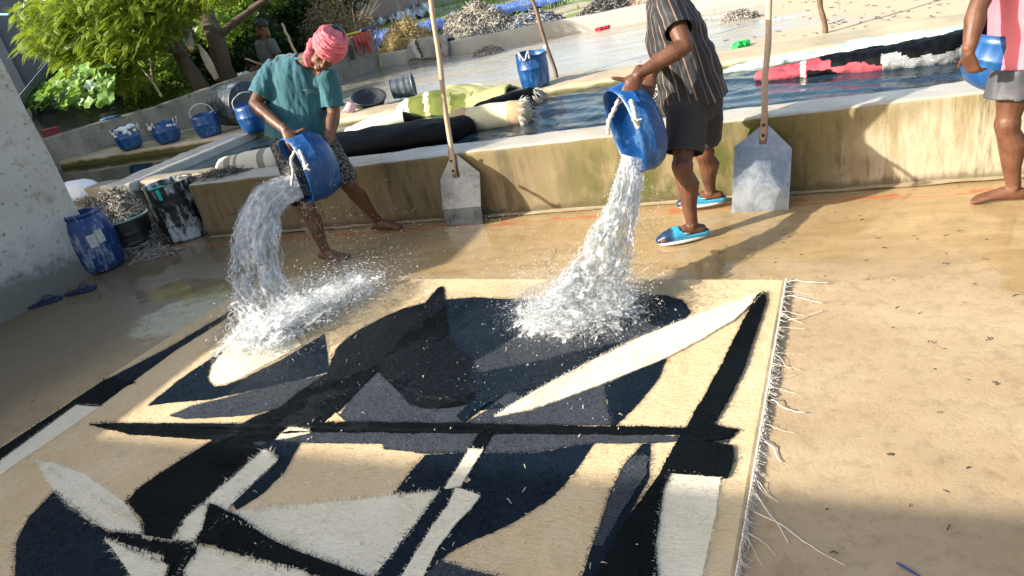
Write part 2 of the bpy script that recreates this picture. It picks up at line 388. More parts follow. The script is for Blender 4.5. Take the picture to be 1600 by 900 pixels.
# flooded terrace behind the tank
def mat_terrace():
    t = NT('flooded_terrace'); x, y, z = t.sep()
    n = t.noise(.9, 7, .65, t.vec((.7, 2, 1), (0, 0, .12))); n2 = t.noise(4, 7, .7, t.vec((.8, 2.2, 1))); f = t.noise(45, 4, .7)
    silt = t.mix(t.ramp(n2, [(.35, 0), (.65, 1)]), (.30, .25, .17), (.46, .39, .28))
    film = t.mix(t.ramp(n2, [(.3, 0), (.7, 1)]), (.36, .37, .36), (.52, .52, .50))  # sky reflected on the water is put into this pale base colour
    w = t.math('ADD', t.math('MULTIPLY', t.math('SUBTRACT', n, .5), 2.4), t.math('MULTIPLY', t.math('SUBTRACT', n2, .5), .7))
    dry = t.band(t.math('ADD', t.math('ADD', x, t.math('MULTIPLY', w, 1.6)), t.math('MULTIPLY', y, .12)), .6, 1.5)
    lk = t.ramp(t.math('ADD', w, .5), [(.35, 0), (.75, 1)])
    c = t.mix(lk, film, silt); c = t.mix(dry, c, t.mix(n2, (.47, .37, .24), (.58, .48, .34)))
    c = t.mix(t.ramp(f, [(.3, .5), (.42, 0)]), c, (.12, .09, .06))
    dk = t.math('MULTIPLY', t.math('SUBTRACT', 1, t.band(x, -6.5, -4.2)), t.ramp(n2, [(.40, 0), (.50, .85)]))
    c = t.mix(dk, c, (.12, .11, .07)); t.col(c)
    t.rough(t.mix(dry, t.mix(lk, .06, .4), .8)); t.bump(t.math('ADD', n2, t.math('MULTIPLY', f, .3)), .2, .03)
    return t.m
mb = MB(); mb.grid(lambda u, v: (-9.6+19*u, 7.05+4.6*v, .455+.008*fbm((-9.6+19*u, 4.6*v, 0), 1.2)), 160, 60)
tag(mb.build('flooded_terrace', mat_terrace()), kind='structure')

# left boundary wall, with its corner
def mat_old_wall():
    t = NT('old_grey_wall'); st = t.noise(4, 6, .65, t.vec((1, 1, .35))); b = t.noise(9, 6, .7); f = t.noise(60, 5, .7); x, y, z = t.sep()
    c = t.mix(t.ramp(st, [(.35, 0), (.65, 1)]), (.20, .18, .14), (.33, .30, .25))
    c = t.mix(t.ramp(b, [(.56, 0), (.66, .75)]), c, (.07, .065, .05))
    c = t.mix(t.ramp(t.noise(5, 6, .7), [(.62, 0), (.68, .5)]), c, (.42, .42, .36)); t.col(c); t.rough(.85); t.bump(f, .4, .012); return t.m
OLDW = mat_old_wall()
A_, B_ = Vector((-9.62, 6.45, 0)), Vector((-7.15, 11.60, 0)); dW = (B_-A_).normalized(); nW = Vector((-dW.y, dW.x, 0)); Lw = (B_-A_).length
mb = MB(); N = 90
def wt(s): return np.interp(s, [0, 1.6, 3.3, 4.0, 5.0, Lw], [.85, .87, .99, 1.05, 1.09, 1.17])
prof = []
for i in range(N+1):
    s = Lw*i/N; h = wt(s)+.008*fbm((s, 0, 2), 4); p = A_+dW*s
    for (o_, z_) in ((0, .3), (0+.006*fbm((s, .3, 0), 3), .6), (0, h-.02), (.02, h), (.13, h), (.15, h-.02), (.15, -.1)):
        prof.append(p+nW*(o_+.004*fbm((s, z_, 1), 6)) + Vector((0, 0, z_)))
fs = [(i*7+k, i*7+k+1, (i+1)*7+k+1, (i+1)*7+k) for i in range(N) for k in range(6)]
fs += [tuple(range(7)), tuple(range(N*7, N*7+7))[::-1]]
mb.add(prof, fs); o = mb.build('boundary_wall', OLDW, smooth=False)
tag(o, 'grey mould-streaked boundary wall rising to the corner behind the row of buckets', 'wall')
wall_obj('low_wall', rough_block(-7.14, 8, 11.6, 11.78, .3, .70, .15, .02, .012, 2), simple('low_wall_concrete', (.33, .31, .27), (.46, .43, .37), 2, .8, .3, 50, .01),
         'long low concrete wall at the far edge of the flooded terrace', 'wall')

# near left wall (plaster), tall then lower where it is out of view
def mat_plaster():
    t = NT('old_plaster'); b = t.noise(1.5, 7, .65); f = t.noise(55, 6, .7); sp = t.noise(28, 3, .5); x, y, z = t.sep()
    c = t.mix(t.ramp(b, [(.35, 0), (.65, 1)]), (.46, .42, .36), (.62, .60, .56))
    c = t.mix(t.ramp(t.noise(3, 6, .7), [(.5, 0), (.66, .6)]), c, (.36, .28, .18))
    zz = t.math('ADD', z, t.math('MULTIPLY', t.math('SUBTRACT', t.noise(7, 6, .7), .5), .55))
    c = t.mix(t.math('SUBTRACT', 1, t.band(zz, .16, .34)), c, (.10, .10, .085))
    c = t.mix(t.math('MULTIPLY', t.math('SUBTRACT', 1, t.band(zz, .3, .62)), .45), c, (.30, .29, .26))
    c = t.mix(t.ramp(sp, [(.30, .75), (.38, 0)]), c, (.16, .13, .09)); c = t.mix(t.ramp(t.noise(6, 8, .8), [(.55, 0), (.62, .45)]), c, (.24, .21, .17)); t.col(c); t.rough(.85); t.bump(t.math('ADD', f, t.math('MULTIPLY', b, 2)), .35, .01); return t.m
wl = rough_block(-5.95, -5.6, 1.752, 3.76, -.1, 2.5, .1, .02, .006, 3); w3 = rough_block(-5.95, -5.6, .752, 1.748, -.1, 2.1, .1, .02, .006, 3); wl.add(w3.v, w3.f); w2 = rough_block(-5.95, -5.6, -2.2, .745, -.1, 1.5, .12, .02, .006, 3)
wl.add(w2.v, w2.f)
wall_obj('plastered_wall', wl, mat_plaster(), 'tall pale plastered wall end with a black mouldy foot, behind the blue barrel', 'wall')

# shed roof behind the photographer: throws the shade over the near part of the rug
sh = empty('wash_shed', (1.5, -3.5, 0), 'open shed with a flat concrete roof behind the photographer', 'shed')
conc = simple('plain_concrete', (.40, .31, .21))
mb = MB(); mb.box((-1.5, -4.95, 3.05), (22, 5, .16)); mb.build('roof', conc, sh, False, .01)
for x in (-10, -5.5, 3.5, 8):
    mb = MB(); mb.box((x, -3.2, 1.48), (.3, .3, 2.97)); mb.build('column', conc, sh, False, .01)

wall_obj('shade_wall', rough_block(-10.4, -10.2, .3, 6.3, -.1, 3.0, .3, .02, .006, 2), simple('dirty_concrete', (.34, .29, .22)),
         'tall unseen dirty concrete wall added to shade the ledge, beyond the plastered wall', 'wall')  # stands out of view, added to shade the left end of the ledge

# ground beyond the low wall
def mat_grass():
    t = NT('field_ground'); n = t.noise(.35, 6, .65); n2 = t.noise(3, 6, .7); f = t.noise(30, 4, .7)
    g = t.mix(n2, (.12, .19, .035), (.27, .34, .08)); e = t.mix(n2, (.40, .34, .24), (.52, .46, .35))
    c = t.mix(t.ramp(t.math('ADD', n, t.math('MULTIPLY', t.math('SUBTRACT', n2, .5), .25)), [(.47, 0), (.53, 1)]), g, e)
    c = t.mix(t.ramp(f, [(.35, .5), (.5, 0)]), c, (.07, .09, .03)); t.col(c); t.rough(.9); t.bump(f, .6, .04); return t.m
mb = MB(); mb.grid(lambda u, v: (-90+180*u, 11.7+150*v*v, .44+.05*fbm((180*u, 150*v*v, 0), .4)), 120, 80)
tag(mb.build('field_ground', mat_grass()), kind='structure')
mb = MB(); mb.grid(lambda u, v: (-60+60*u - 0, -20+31.7*v, -.01 if -60+60*u < -9.8 else -.12), 61, 40)
tag(mb.build('waste_ground', simple('dark_soil', (.07, .055, .035), (.14, .11, .07), 4, .9, .5, 30, .03)), kind='structure')
mb = MB(); mb.grid(lambda u, v: (5.9+60*u, -1+13*v, .0), 4, 4)
tag(mb.build('side_ground', conc), kind='structure')
# ================================================================== RUG
def wool(name, c1, c2, rough=.9, sc=1, bump=.6, speck=None):
    t = NT(name); a = t.noise(3*sc, 6, .65); b = t.noise(60, 5, .75, t.vec((.35, 1.6, 1))); f = t.noise(260, 2, .6)
    c = t.mix(t.ramp(a, [(.35, 0), (.65, 1)]), c1, c2)
    c = t.mix(t.ramp(b, [(.3, .35), (.5, 0)]), c, tuple(v*.62 for v in c1))
    if speck: c = t.mix(t.ramp(f, [(.48, 0), (.62, .9)]), c, speck)
    t.col(c); t.rough(rough); t.bump(t.math('ADD', b, t.math('MULTIPLY', f, .8)), bump, .006); return t.m
W_BASE = wool('cream_wool', (.68, .50, .28), (.75, .585, .365))
_nt = W_BASE.node_tree; _t = NT.__new__(NT); _t.m = W_BASE; _t.t = _nt; _t.b = _nt.nodes['Principled BSDF']; _t.co = _nt.nodes['Texture Coordinate']
_x, _y, _z = _t.sep(); _n = _t.math('MULTIPLY', _t.math('SUBTRACT', _t.noise(4, 6, .65), .5), .5); _w = None
for cx_, cy_, rx_ in ((-2.72, 2.95, .62), (-.95, 2.85, .50)):       # soaked darker where the water has run
    d_ = _t.math('SQRT', _t.math('ADD', _t.math('POWER', _t.math('SUBTRACT', _x, cx_), 2), _t.math('POWER', _t.math('SUBTRACT', _y, cy_), 2)))
    q_ = _t.math('SUBTRACT', 1, _t.band(_t.math('ADD', d_, _n), rx_-.04, rx_+.04)); _w = q_ if _w is None else _t.math('MAXIMUM', _w, q_)
_src = _t.b.inputs['Base Color'].links[0].from_socket; _t.col(_t.mix(_t.math('MULTIPLY', _w, .75), _src, (.40, .31, .18))); _t.rough(_t.mix(_w, .9, .3)); W_IVORY = wool('ivory_wool', (.80, .72, .54), (.86, .79, .63))
W_NAVY = wool('navy_wool', (.004, .010, .018), (.006, .014, .024), .42, 1, .35)
W_BLACK = wool('black_wet_wool', (.002, .003, .004), (.004, .007, .009), .36, 1, .8)
W_CHAR = wool('charcoal_wool', (.022, .027, .035), (.036, .042, .052), .75, 1, .5, (.11, .125, .15))
for m_, s_ in ((W_BLACK, .07), (W_NAVY, .12), (W_CHAR, .15)): m_.node_tree.nodes['Principled BSDF'].inputs['Specular IOR Level'].default_value = s_
RUGM = [W_BASE, W_IVORY, W_NAVY, W_BLACK, W_CHAR]
# traced outlines: (material, layer, outline where the pattern lies)
SH = [
 (2, 1, [(83,767),(44,806),(25,844),(22,905),(20,960),(190,960),(205,905),(190,861),(170,833),(144,814),(111,789)]),
 (1, 1, [(54,717),(83,722),(128,739),(167,764),(194,783),(215,815),(224,838),(183,831),(139,814),(100,783),(72,750)]),
 (1, 1, [(-60,758),(0,719),(117,632),(156,633),(0,740),(-60,782)]),
 (3, 2, [(-60,741),(0,700),(95,638),(161,594),(172,590),(211,596),(196,602),(160,629),(153,634),(119,631),(0,717),(-60,758)]),
 (2, 1, [(165,592),(260,543),(364,482),(367,488),(275,545),(205,596),(172,602)]),
 (2, 1, [(230,632),(280,592),(350,545),(330,570),(324,592),(333,603),(352,600),(380,590),(440,560),(506,520),(511,550),(513,580),(470,592),(420,603),(330,622)]),
 (1, 1, [(356,542),(332,570),(327,591),(335,600),(352,598),(380,587),(430,560),(470,538),(440,500),(400,505)]),
 (4, 1, [(265,648),(300,633),(400,608),(450,597),(512,582),(470,640),(439,635),(400,646),(361,650),(289,654)]),
 (2, 1, [(690,520),(695,467),(737,464),(775,465),(816,466),(860,468),(920,461),(992,458),(1040,460),(1066,468),(1080,485),(1067,502),(987,533),(907,573),(853,602),(800,634),(750,640),(700,600)]),
 (4, 2, [(741,564),(770,548),(816,518),(870,508),(930,505),(1000,500),(1030,512),(987,533),(907,573),(850,592),(790,612),(753,634),(735,600)]),
 (2, 3, [(741,584),(800,573),(850,561),(900,548),(960,536),(987,533),(907,573),(853,602),(790,614),(753,636),(725,659),(715,650),(745,620)]),
 (4, 1, [(725,662),(760,640),(790,614),(850,592),(907,572),(944,560),(950,600),(944,607),(950,640),(956,664)]),
 (2, 2, [(944,601),(1040,560),(1029,590),(997,628),(957,668),(950,640)]),
 (1, 4, [(1194,457),(1141,473),(1067,500),(987,532),(907,572),(853,601),(800,633),(772,651),(832,639),(880,623),(944,599),(1040,560),(1098,529),(1146,500),(1173,476)]),
 (4, 1, [(587,580),(619,600),(660,620),(737,628),(725,663),(544,664),(528,650),(560,605)]),
 (4, 1, [(400,650),(439,640),(505,655),(484,672),(470,690),(415,700),(340,686)]),
 (3, 2, [(512,582),(516,567),(525,545),(544,526),(562,514),(594,497),(631,481),(664,473),(676,459),(684,450),(690,447),(693,450),(695,467),(697,500),(700,520),(709,539),(728,557),(747,582),(760,600),(756,618),(735,630),(697,637),(666,637),(640,630),(619,607),(590,580),(562,607),(531,640),(505,662),(484,672),(450,668),(420,690),(360,690),(333,686),(400,650),(439,636),(470,610)]),
 (0, 3, [(525,645),(542,660),(505,662)]),
 (1, 3, [(451,668),(483,671),(484,677),(455,683),(431,687)]),
 (4, 1, [(470,676),(484,674),(700,672),(900,674),(1060,680),(1140,685),(1138,690),(1056,689),(1013,691),(928,692),(900,695),(837,706),(769,707),(728,706),(662,707),(600,699),(597,692),(470,690)]),
 (3, 3, [(139,662),(189,661),(289,662),(355,662),(420,664),(520,660),(545,659),(640,660),(700,661),(900,666),(1000,667),(1060,668),(1155,672),(1140,679),(900,678),(700,676),(545,675),(484,675),(333,686),(289,684),(205,678)]),
 (3, 2, [(333,686),(267,728),(217,761),(197,783),(222,811),(225,833),(250,842),(267,846),(289,811),(411,703),(380,684)]),
 (1, 3, [(268,846),(289,811),(411,703),(421,704),(434,719),(405,745),(361,789),(340,812),(311,846),(300,848)]),
 (2, 2, [(419,703),(434,719),(406,747),(364,783),(369,795),(411,769),(444,736),(467,692),(422,688),(400,700)]),
 (1, 1, [(372,797),(430,790),(500,785),(540,781),(612,773),(687,765),(640,830),(584,900),(560,940),(440,940),(560,900),(500,880),(444,859),(400,832),(352,806)]),
 (3, 4, [(328,786),(350,798),(372,806),(420,842),(500,876),(580,905),(600,960),(540,960),(500,900),(440,882),(380,868),(330,850),(308,846),(316,830)]),
 (1, 2, [(300,850),(340,858),(400,873),(480,892),(500,960),(290,960),(270,905),(290,880)]),
 (3, 3, [(170,831),(225,836),(268,846),(312,848),(300,870),(285,890),(290,960),(250,960),(262,900),(268,880),(205,862)]),
 (1, 4, [(165,842),(205,860),(250,872),(262,885),(256,905),(240,960),(215,960),(208,903)]),
 (2, 1, [(664,709),(728,706),(769,707),(837,706),(900,695),(928,692),(907,722),(880,757),(850,784),(820,804),(791,820),(744,840),(712,856),(687,873),(675,887),(655,905),(630,960),(560,960),(584,899),(640,830),(687,765),(614,770)]),
 (4, 1, [(687,874),(728,887),(781,900),(830,915),(830,960),(640,960),(665,888)]),
 (3, 2, [(750,676),(769,676),(755,703),(734,701)]),
 (1, 3, [(734,701),(755,702),(719,760),(695,763)]),
 (1, 3, [(712,762),(750,774),(735,795),(712,818),(681,859),(662,900),(640,960),(590,960),(628,900),(650,865),(675,824),(700,790)]),
 (2, 1, [(1005,692),(971,729),(955,766),(905,905),(885,960),(915,960),(930,905),(976,814),(1013,745),(1016,692)]),
 (4, 2, [(990,712),(971,731),(957,766),(925,850),(940,850),(976,790),(1008,740),(1012,712)]),
 (1, 2, [(1045,738),(1125,745),(1120,793),(1098,889),(1085,960),(1022,960),(1027,905),(1024,846),(1034,782)]),
 (3, 4, [(1194,456),(1198,468),(1184,511),(1162,575),(1140,620),(1114,664),(1152,672),(1141,685),(1098,689),(1146,698),(1146,718),(1136,745),(1090,742),(1045,738),(1034,766),(1029,814),(1024,846),(1027,905),(1022,960),(905,960),(928,905),(976,814),(1013,766),(1034,734),(1056,692),(1074,665),(1120,585),(1146,532),(1181,463)]),
]
ZR = .022
c_tr = G(1230, 433, ZR); ra = -.0738; ex = Vector((math.cos(ra), math.sin(ra), 0)); ey = Vector((-math.sin(ra), math.cos(ra), 0))
c_tl = c_tr - ex*3.53
def rug_hump(x, y): # slight waves in the wet wool
    return .004*fbm((x*1.3, y*1.3, 7), 1) + .0015*fbm((x, y, 1), 14)
rug = empty('rug', (-1.8, 1.7, 0), 'large cream rug with abstract black and navy shapes, soaked on the floor', 'rug')
def outline(P, z, jit, step=.012):
    Q = [G(px, py, ZR) for px, py in P]; out = []; n = len(Q)
    for i in range(n):
        a, b = Q[i], Q[(i+1) % n]; k = max(1, int((b-a).length/step)); d = (b-a).normalized(); nn = Vector((-d.y, d.x, 0))
        for j in range(k):
            p = a.lerp(b, j/k); o_ = jit*(fbm((p.x, p.y, 0), 45, 3)*1.0 + .9*fbm((p.x, p.y, 4), 9, 2)) if j or True else 0
            out.append(p+nn*o_)
    return [Vector((p.x, p.y, z + rug_hump(p.x, p.y))) for p in out]
polys2d = []
def rug_layer(bm, pts, mi, zb):
    vs = [bm.verts.new(p) for p in pts]
    try: f = bm.faces.new(vs)
    except Exception: return
    f.material_index = mi
    lo = [bm.verts.new((p.x, p.y, zb)) for p in pts]; n = len(vs)
    f.normal_update()
    for i in range(n):
        q = (vs[i], vs[(i+1) % n], lo[(i+1) % n], lo[i]) if f.normal.z < 0 else (vs[(i+1) % n], vs[i], lo[i], lo[(i+1) % n])
        g = bm.faces.new(q); g.material_index = mi
    if f.normal.z < 0: f.normal_flip()
# the cream ground: a fine grid with ragged border
bm = bmesh.new(); NX, NY = 180, 190; H_R = 3.75; gv = {}
for j in range(NY+1):
    for i in range(NX+1):
        u, v = i/NX, j/NY; p = c_tl + ex*3.53*u - ey*H_R*v
        e = (p - ex*.02*fbm((0, v*6, 1), 1) if i == NX else p)
        if i == NX: e = e + ex*(.006*fbm((v*40, 0, 0), 1))
        if j == 0: e = e + ey*(.006*fbm((u*50, 0, 5), 1))
        gv[i, j] = bm.verts.new((e.x, e.y, ZR-.006+rug_hump(e.x, e.y) - (.010 if i in (0, NX) or j in (0, NY) else 0)))
for j in range(NY):
    for i in range(NX): bm.faces.new((gv[i, j], gv[i, j+1], gv[i+1, j+1], gv[i+1, j]))
for mi, ly, P in SH:
    dark = mi in (2, 3, 4)
    pts = outline(P, ZR-.0062+.0022*ly+(.0009 if mi == 3 else 0), .0045 if dark else .003); polys2d.append((mi, ly, np.array([(p.x, p.y) for p in pts])))
    rug_layer(bm, pts, mi, ZR-.016)
bmesh.ops.triangulate(bm, faces=[f for f in bm.faces if len(f.verts) > 4])
me = bpy.data.meshes.new('pile'); bm.to_mesh(me); bm.free()
link('pile', me, RUGM, rug, False)
# tufts of pile
def inside(poly, X, Y):
    x1, y1 = poly[:, 0], poly[:, 1]; x2, y2 = np.roll(x1, -1), np.roll(y1, -1); r = np.zeros(len(X), bool)
    bb = (X > x1.min()) & (X < x1.max()) & (Y > y1.min()) & (Y < y1.max()); ii = np.where(bb)[0]
    if not len(ii): return r
    xs, ys = X[ii], Y[ii]; c = np.zeros(len(ii), bool)
    for a, b, c_, d in zip(x1, y1, x2, y2):
        if b == d: continue
        m_ = (b > ys) != (d > ys); c ^= m_ & (xs < (c_-a)*(ys-b)/(d-b)+a)
    r[ii] = c; return r
def blades(X, Y, Z, ang, L, Wd, lean, curl=0):
    n = len(X); dx, dy = np.cos(ang), np.sin(ang)
    b = np.stack([X, Y, Z], 1); s = np.stack([-dy*Wd, dx*Wd, np.zeros(n)], 1)
    tip = b + np.stack([dx*L*np.sin(lean), dy*L*np.sin(lean), L*np.cos(lean)], 1)
    V = np.stack([b-s/2, b+s/2, tip], 1).reshape(-1, 3); Fc = np.arange(3*n).reshape(-1, 3); return V, Fc
n = 150000
U = RNG.random(n)*3.5+.01; Vv = RNG.random(n)**1.0*2.6+.01
cx = c_tl.x + ex.x*U - ey.x*Vv; cy = c_tl.y + ex.y*U - ey.y*Vv
mi = np.zeros(n, int); top = np.zeros(n, int)
for m_, ly, P in polys2d:
    k = inside(P, cx, cy) & (ly >= top); mi[k] = m_; top[k] = ly
zz = ZR-.007+.0022*top + np.array([rug_hump(a, b) for a, b in zip(cx, cy)])
L = np.where(mi == 0, .010, .011)*(.6+.8*RNG.random(n)); ang = RNG.normal(-1.2, .9, n)
V, Fc = blades(cx, cy, zz, ang, L, .003*np.ones(n), RNG.uniform(.9, 1.45, n))
soup('tufts', V, Fc, RUGM, mi, rug)['kind'] = 'stuff'
# ragged ends along the edges of the dark shapes
ex_, ey_, em, ea, eL, ez = [], [], [], [], [], []
for (m_, ly, P), (q, _, src) in zip(polys2d, SH):
    if m_ not in (2, 3, 4, 1): continue
    Pn = np.roll(P, -1, 0); d = Pn-P; ln = np.hypot(d[:, 0], d[:, 1])+1e-9; area = np.sum(P[:, 0]*Pn[:, 1]-Pn[:, 0]*P[:, 1])
    sg = 1 if area > 0 else -1
    for k in range(len(P)):
        near = P[k, 1] < 1.75 and P[k, 0] < -1.2
        for r_ in range(3 if m_ != 1 else 2):
            ex_.append(P[k, 0]+RNG.normal(0, .003)+d[k, 0]*RNG.random()); ey_.append(P[k, 1]+RNG.normal(0, .003)+d[k, 1]*RNG.random()); em.append(m_)
            ea.append(math.atan2(-d[k, 0]*sg, d[k, 1]*sg)+RNG.normal(0, .7)); eL.append((.004+.009*RNG.random())*(2.4 if near and RNG.random() < .25 else 1)); ez.append(ZR-.004+.0022*ly)
V, Fc = blades(np.array(ex_), np.array(ey_), np.array(ez), np.array(ea), np.array(eL), .0028*np.ones(len(ex_)), np.full(len(ex_), 1.25))
soup('edge_tufts', V, Fc, RUGM, em, rug)['kind'] = 'stuff'
# loose yarns: fringe on the right side, stray black and white ends
def yarn(mb, p, ang, L, r, wig=.25, z0=.012, seg=4, n=8, mi=0):
    pts = []; a = ang; q = Vector((p.x, p.y, z0))
    for i in range(n+1):
        pts.append(q.copy()); a += RNG.normal(0, wig); q = q + Vector((math.cos(a), math.sin(a), 0))*L/n; q.z = max(.004+r, z0*(1-i/n*1.4)+.003*abs(RNG.normal()))
    mb.tube(pts, [r*(1-.35*i/n) for i in range(n+1)], seg, Vector((0, 0, 1)), True, mi, False)
mb = MB()
for k in range(760):
    v = RNG.random()**.9*2.45; p = c_tr - ey*v
    dense = .35+.65*(fbm((v*3, 0, 8), 1) > -.05)
    if RNG.random() > dense: continue
    yarn(mb, p, ra + (RNG.normal(0, .35) if v < 1.0 else RNG.normal(-.75, .35)), .014+.022*RNG.random()**1.5+(.09 if RNG.random() < .06 else 0), .0008+.0005*RNG.random(), .16, .012)
for (a, b, c_, d) in ((1232,440,1295,437),(1232,500,1296,489),(1205,625,1265,638),(1180,800,1312,891),(1178,770,1255,838),(1195,690,1235,715),(1230,462,1290,463)):
    p = G(a, b, .012); q = G(c_, d, .01); v = q-p; yarn(mb, p, math.atan2(v.y, v.x), v.length, .0022, .12, .012, 5, 14)
tag(mb.build('fringe', simple('undyed_yarn', (.66, .60, .50), (.78, .73, .64), 20, .9, 0), rug), kind='stuff')
mb = MB()
for k in range(150): yarn(mb, c_tr - ey*(2.45*k/150) - ex*.004, -1.6, .03, .004, .05, .013)
mb.build('binding', simple('undyed_yarn', (.66, .60, .50)), rug)
mb = MB(); DARKED = [s for s in SH if s[0] == 3]
for k in range(420):
    s = DARKED[int(RNG.integers(len(DARKED)))][2]; i = int(RNG.integers(len(s))); a = s[i]; b = s[(i+1) % len(s)]; t_ = RNG.random()
    px, py = a[0]+(b[0]-a[0])*t_, a[1]+(b[1]-a[1])*t_
    near = py > 760 and px < 620
    if not near and RNG.random() < .72: continue
    yarn(mb, G(px, py, ZR), RNG.normal(-1.0, .5) if near else RNG.random()*6.3, (.05 if near else .022)*(.5+RNG.random()), .0016, .2, ZR+.006, 4, 6)
tag(mb.build('loose_black_yarn', W_BLACK, rug), kind='stuff')
mb = MB()
for k in range(420):
    near = k < 330
    if near:
        seg_ = ((372,797,687,765),(352,806,584,900),(54,717,215,815),(165,842,260,872),(300,850,480,892),(224,838,270,846))[k % 6]; t_ = RNG.random(); px, py = seg_[0]+(seg_[2]-seg_[0])*t_, seg_[1]+(seg_[3]-seg_[1])*t_
    else: px, py = RNG.uniform(350, 1000), RNG.uniform(500, 890)
    yarn(mb, G(px, py, ZR), RNG.normal(-1.1, .4) if near else RNG.random()*6.3, .03*(.5+RNG.random()), .0014, .2, ZR+.006, 4, 6)
tag(mb.build('loose_white_yarn', W_IVORY, rug), kind='stuff')

# ================================================================== blue buckets and drums
def mat_blue(name='blue_plastic', c=(.004, .048, .175), worn=.6, scr=(.12, .27, .45)):
    t = NT(name); a = t.noise(5, 6, .7, t.vec((1, 1, .5))); b = t.noise(28, 6, .75, t.vec((1, 1, .25)))
    k = t.mix(t.ramp(a, [(.35, 0), (.7, 1)]), c, tuple(v*1.35 for v in c)); k = t.mix(t.ramp(t.math('ADD', t.math('MULTIPLY', a, .5), t.math('MULTIPLY', b, .5)), [(.51, 0), (.60, worn)]), k, scr)
    t.col(k); t.rough(t.ramp(b, [(.4, .28), (.7, .5)])); t.bump(b, .08, .004); return t.m
BLUE = mat_blue(); BLUE2 = mat_blue('scuffed_blue_plastic', (.006, .035, .15), .85, (.34, .40, .46))
ROPE = simple('white_rope', (.72, .69, .62), (.5, .46, .38), 30, .85, .5, 120, .004)
FOAM = simple('dried_foam', (.80, .82, .82), (.68, .71, .72), 14, .6, .5, 60, .01)
def bucket_geo(rim=.2, h=.34, base=.13, cut=.0, ph=0.0, seg=40, thick=.005, nrm=None):
    rim_z = lambda th: h + cut*math.cos(th-ph) + .006*math.sin(3*th+1)
    prof = [(base*.3, 0), (base*.9, 0), (base, .006), (base+(rim-base)*.5, h*.10), (base+(rim-base)*.82, h*.24), (rim, h*.44), (rim*1.01, h*.56), (rim*1.01+.004, h*.58), (rim*1.01, h*.60), (rim*.985, h*.85), (rim*.96, h)]
    inn = [(rim*.96-thick, h), (rim*.98-thick, h*.8), (rim-thick, h*.6), (base+(rim-base)*.9-thick, h*.42), (base+(rim-base)*.7-thick, h*.24), (base*.98, h*.08), (.001, .012)]
    def wob(th, i, r, z): return (.004*math.sin(2*th+ph)*z/h, (rim_z(th)-h)*max(0, (z/h-.62)/.38))
    mb = MB(); mb.lathe([(.001, 0)]+prof+inn, None, seg, 0, wob); return mb, rim_z
def rope_part(mb, pts, r, n=10):
    P = catmull(pts, n); mb.tube(P, [r*(1+.22*math.sin(i*1.9)) for i in range(len(P))], 8, Vector((.3, .2, 1)).normalized())
def bucket(loc, label, rim=.2, h=.34, base=.13, cut=0, ph=0, rotz=0, group=None, handle='down', mat=None, foam=0, name='blue_bucket'):
    o = empty(name, (0, 0, 0), label, 'bucket', group)
    mb, rz = bucket_geo(rim, h, base, cut, ph); mb.build('shell', mat or BLUE, o)
    if handle:
        mb = MB()
        for s in (-1, 1):
            th = s*.45 - .6; a = Vector((rim*math.cos(th), rim*math.sin(th), 0))
            if handle == 'down':
                q = a*1.06
                rope_part(mb, [a*.95+Vector((0, 0, h-.05)), a*1.03+Vector((0, 0, h+.02)), q+Vector((0, 0, h-.04)), q+Vector((.012*s, .01, h-.10))], .006, 5)
        if handle == 'down':
            a = Vector((rim*1.07*math.cos(-1.05), rim*1.07*math.sin(-1.05), h-.03)); b = Vector((rim*1.07*math.cos(-.15), rim*1.07*math.sin(-.15), h-.03)); c_ = Vector((rim*1.12*math.cos(-.6), rim*1.12*math.sin(-.6), h-.10))
            for th in (-1.9, .2):
                mb = MB(); a = Vector((rim*math.cos(th), rim*math.sin(th), h)); s_ = Vector((-math.sin(th), math.cos(th), 0))*.05; o_ = a*1.0
                rope_part(mb, [a*.96+s_-Vector((0, 0, .02)), a*1.06+s_+Vector((0, 0, .015)), a*1.05-Vector((0, 0, .06)), a*1.06-s_+Vector((0, 0, .015)), a*.96-s_-Vector((0, 0, .02))], .008, 5); mb.build('rope_loop', ROPE, o)
            mb = None
        else:
            mb = MB(); rope_part(mb, [Vector((-rim, 0, h-.02)), Vector((-rim*.9, 0, h+.07)), Vector((-rim*.2, .02, h+.13)), Vector((rim*.6, .02, h+.09)), Vector((rim, 0, h-.02))], .006, 6)
        if mb: mb.build('rope_handle', ROPE, o)
    if foam:
        mb = MB()
        for k in range(foam):
            th = RNG.uniform(-2.6, .2); a = Vector((math.cos(th), math.sin(th), 0))*(rim*.98)
            mb.ell(a+Vector((0, 0, h-.01-.05*RNG.random())), (.024+.016*RNG.random(), .024, .016+.016*RNG.random()), None, 8, 6)
        if foam > 8:
            for k in range(14): mb.ell((RNG.uniform(-.1, .1), RNG.uniform(-.1, .1), h-.01+.03*RNG.random()), (.06, .05, .03), None, 8, 6)
        link('foam', remeshed(mb, .008, 3), FOAM, o)['kind'] = 'stuff'
    o.location = loc; o.rotation_euler = (0, 0, rotz); return o
gB = 'blue buckets cut from drums, standing about the tank'
bucket((*G(207, 232, .5).xy, .5), 'blue bucket heaped with white foam, farthest left on the ledge', .165, .27, .115, .03, 2.4, .3, gB, 'down', None, 9)
bucket((*G(266, 222, .5).xy, .5), 'blue bucket with white dried foam under its rim, second from left on the ledge', .172, .265, .12, .02, .5, .2, gB, 'down', None, 5)
bucket((*G(330, 212, .5).xy, .5), 'blue bucket with raised white rope handle beside the overturned dark drum', .16, .28, .13, .01, 1, .4, gB, 'up')
bucket((*G(838, 135, .5).xy, .5), 'blue bucket with white rope loops alone on the far ledge by a leaning pole', .155, .335, .135, .012, 2, .25, gB, 'down')
bucket((*G(405, 205, .5).xy, .5), 'blue bucket half hidden behind the man in the turquoise shirt', .19, .34, .13, .01, 1, 1.0, gB, 'up')

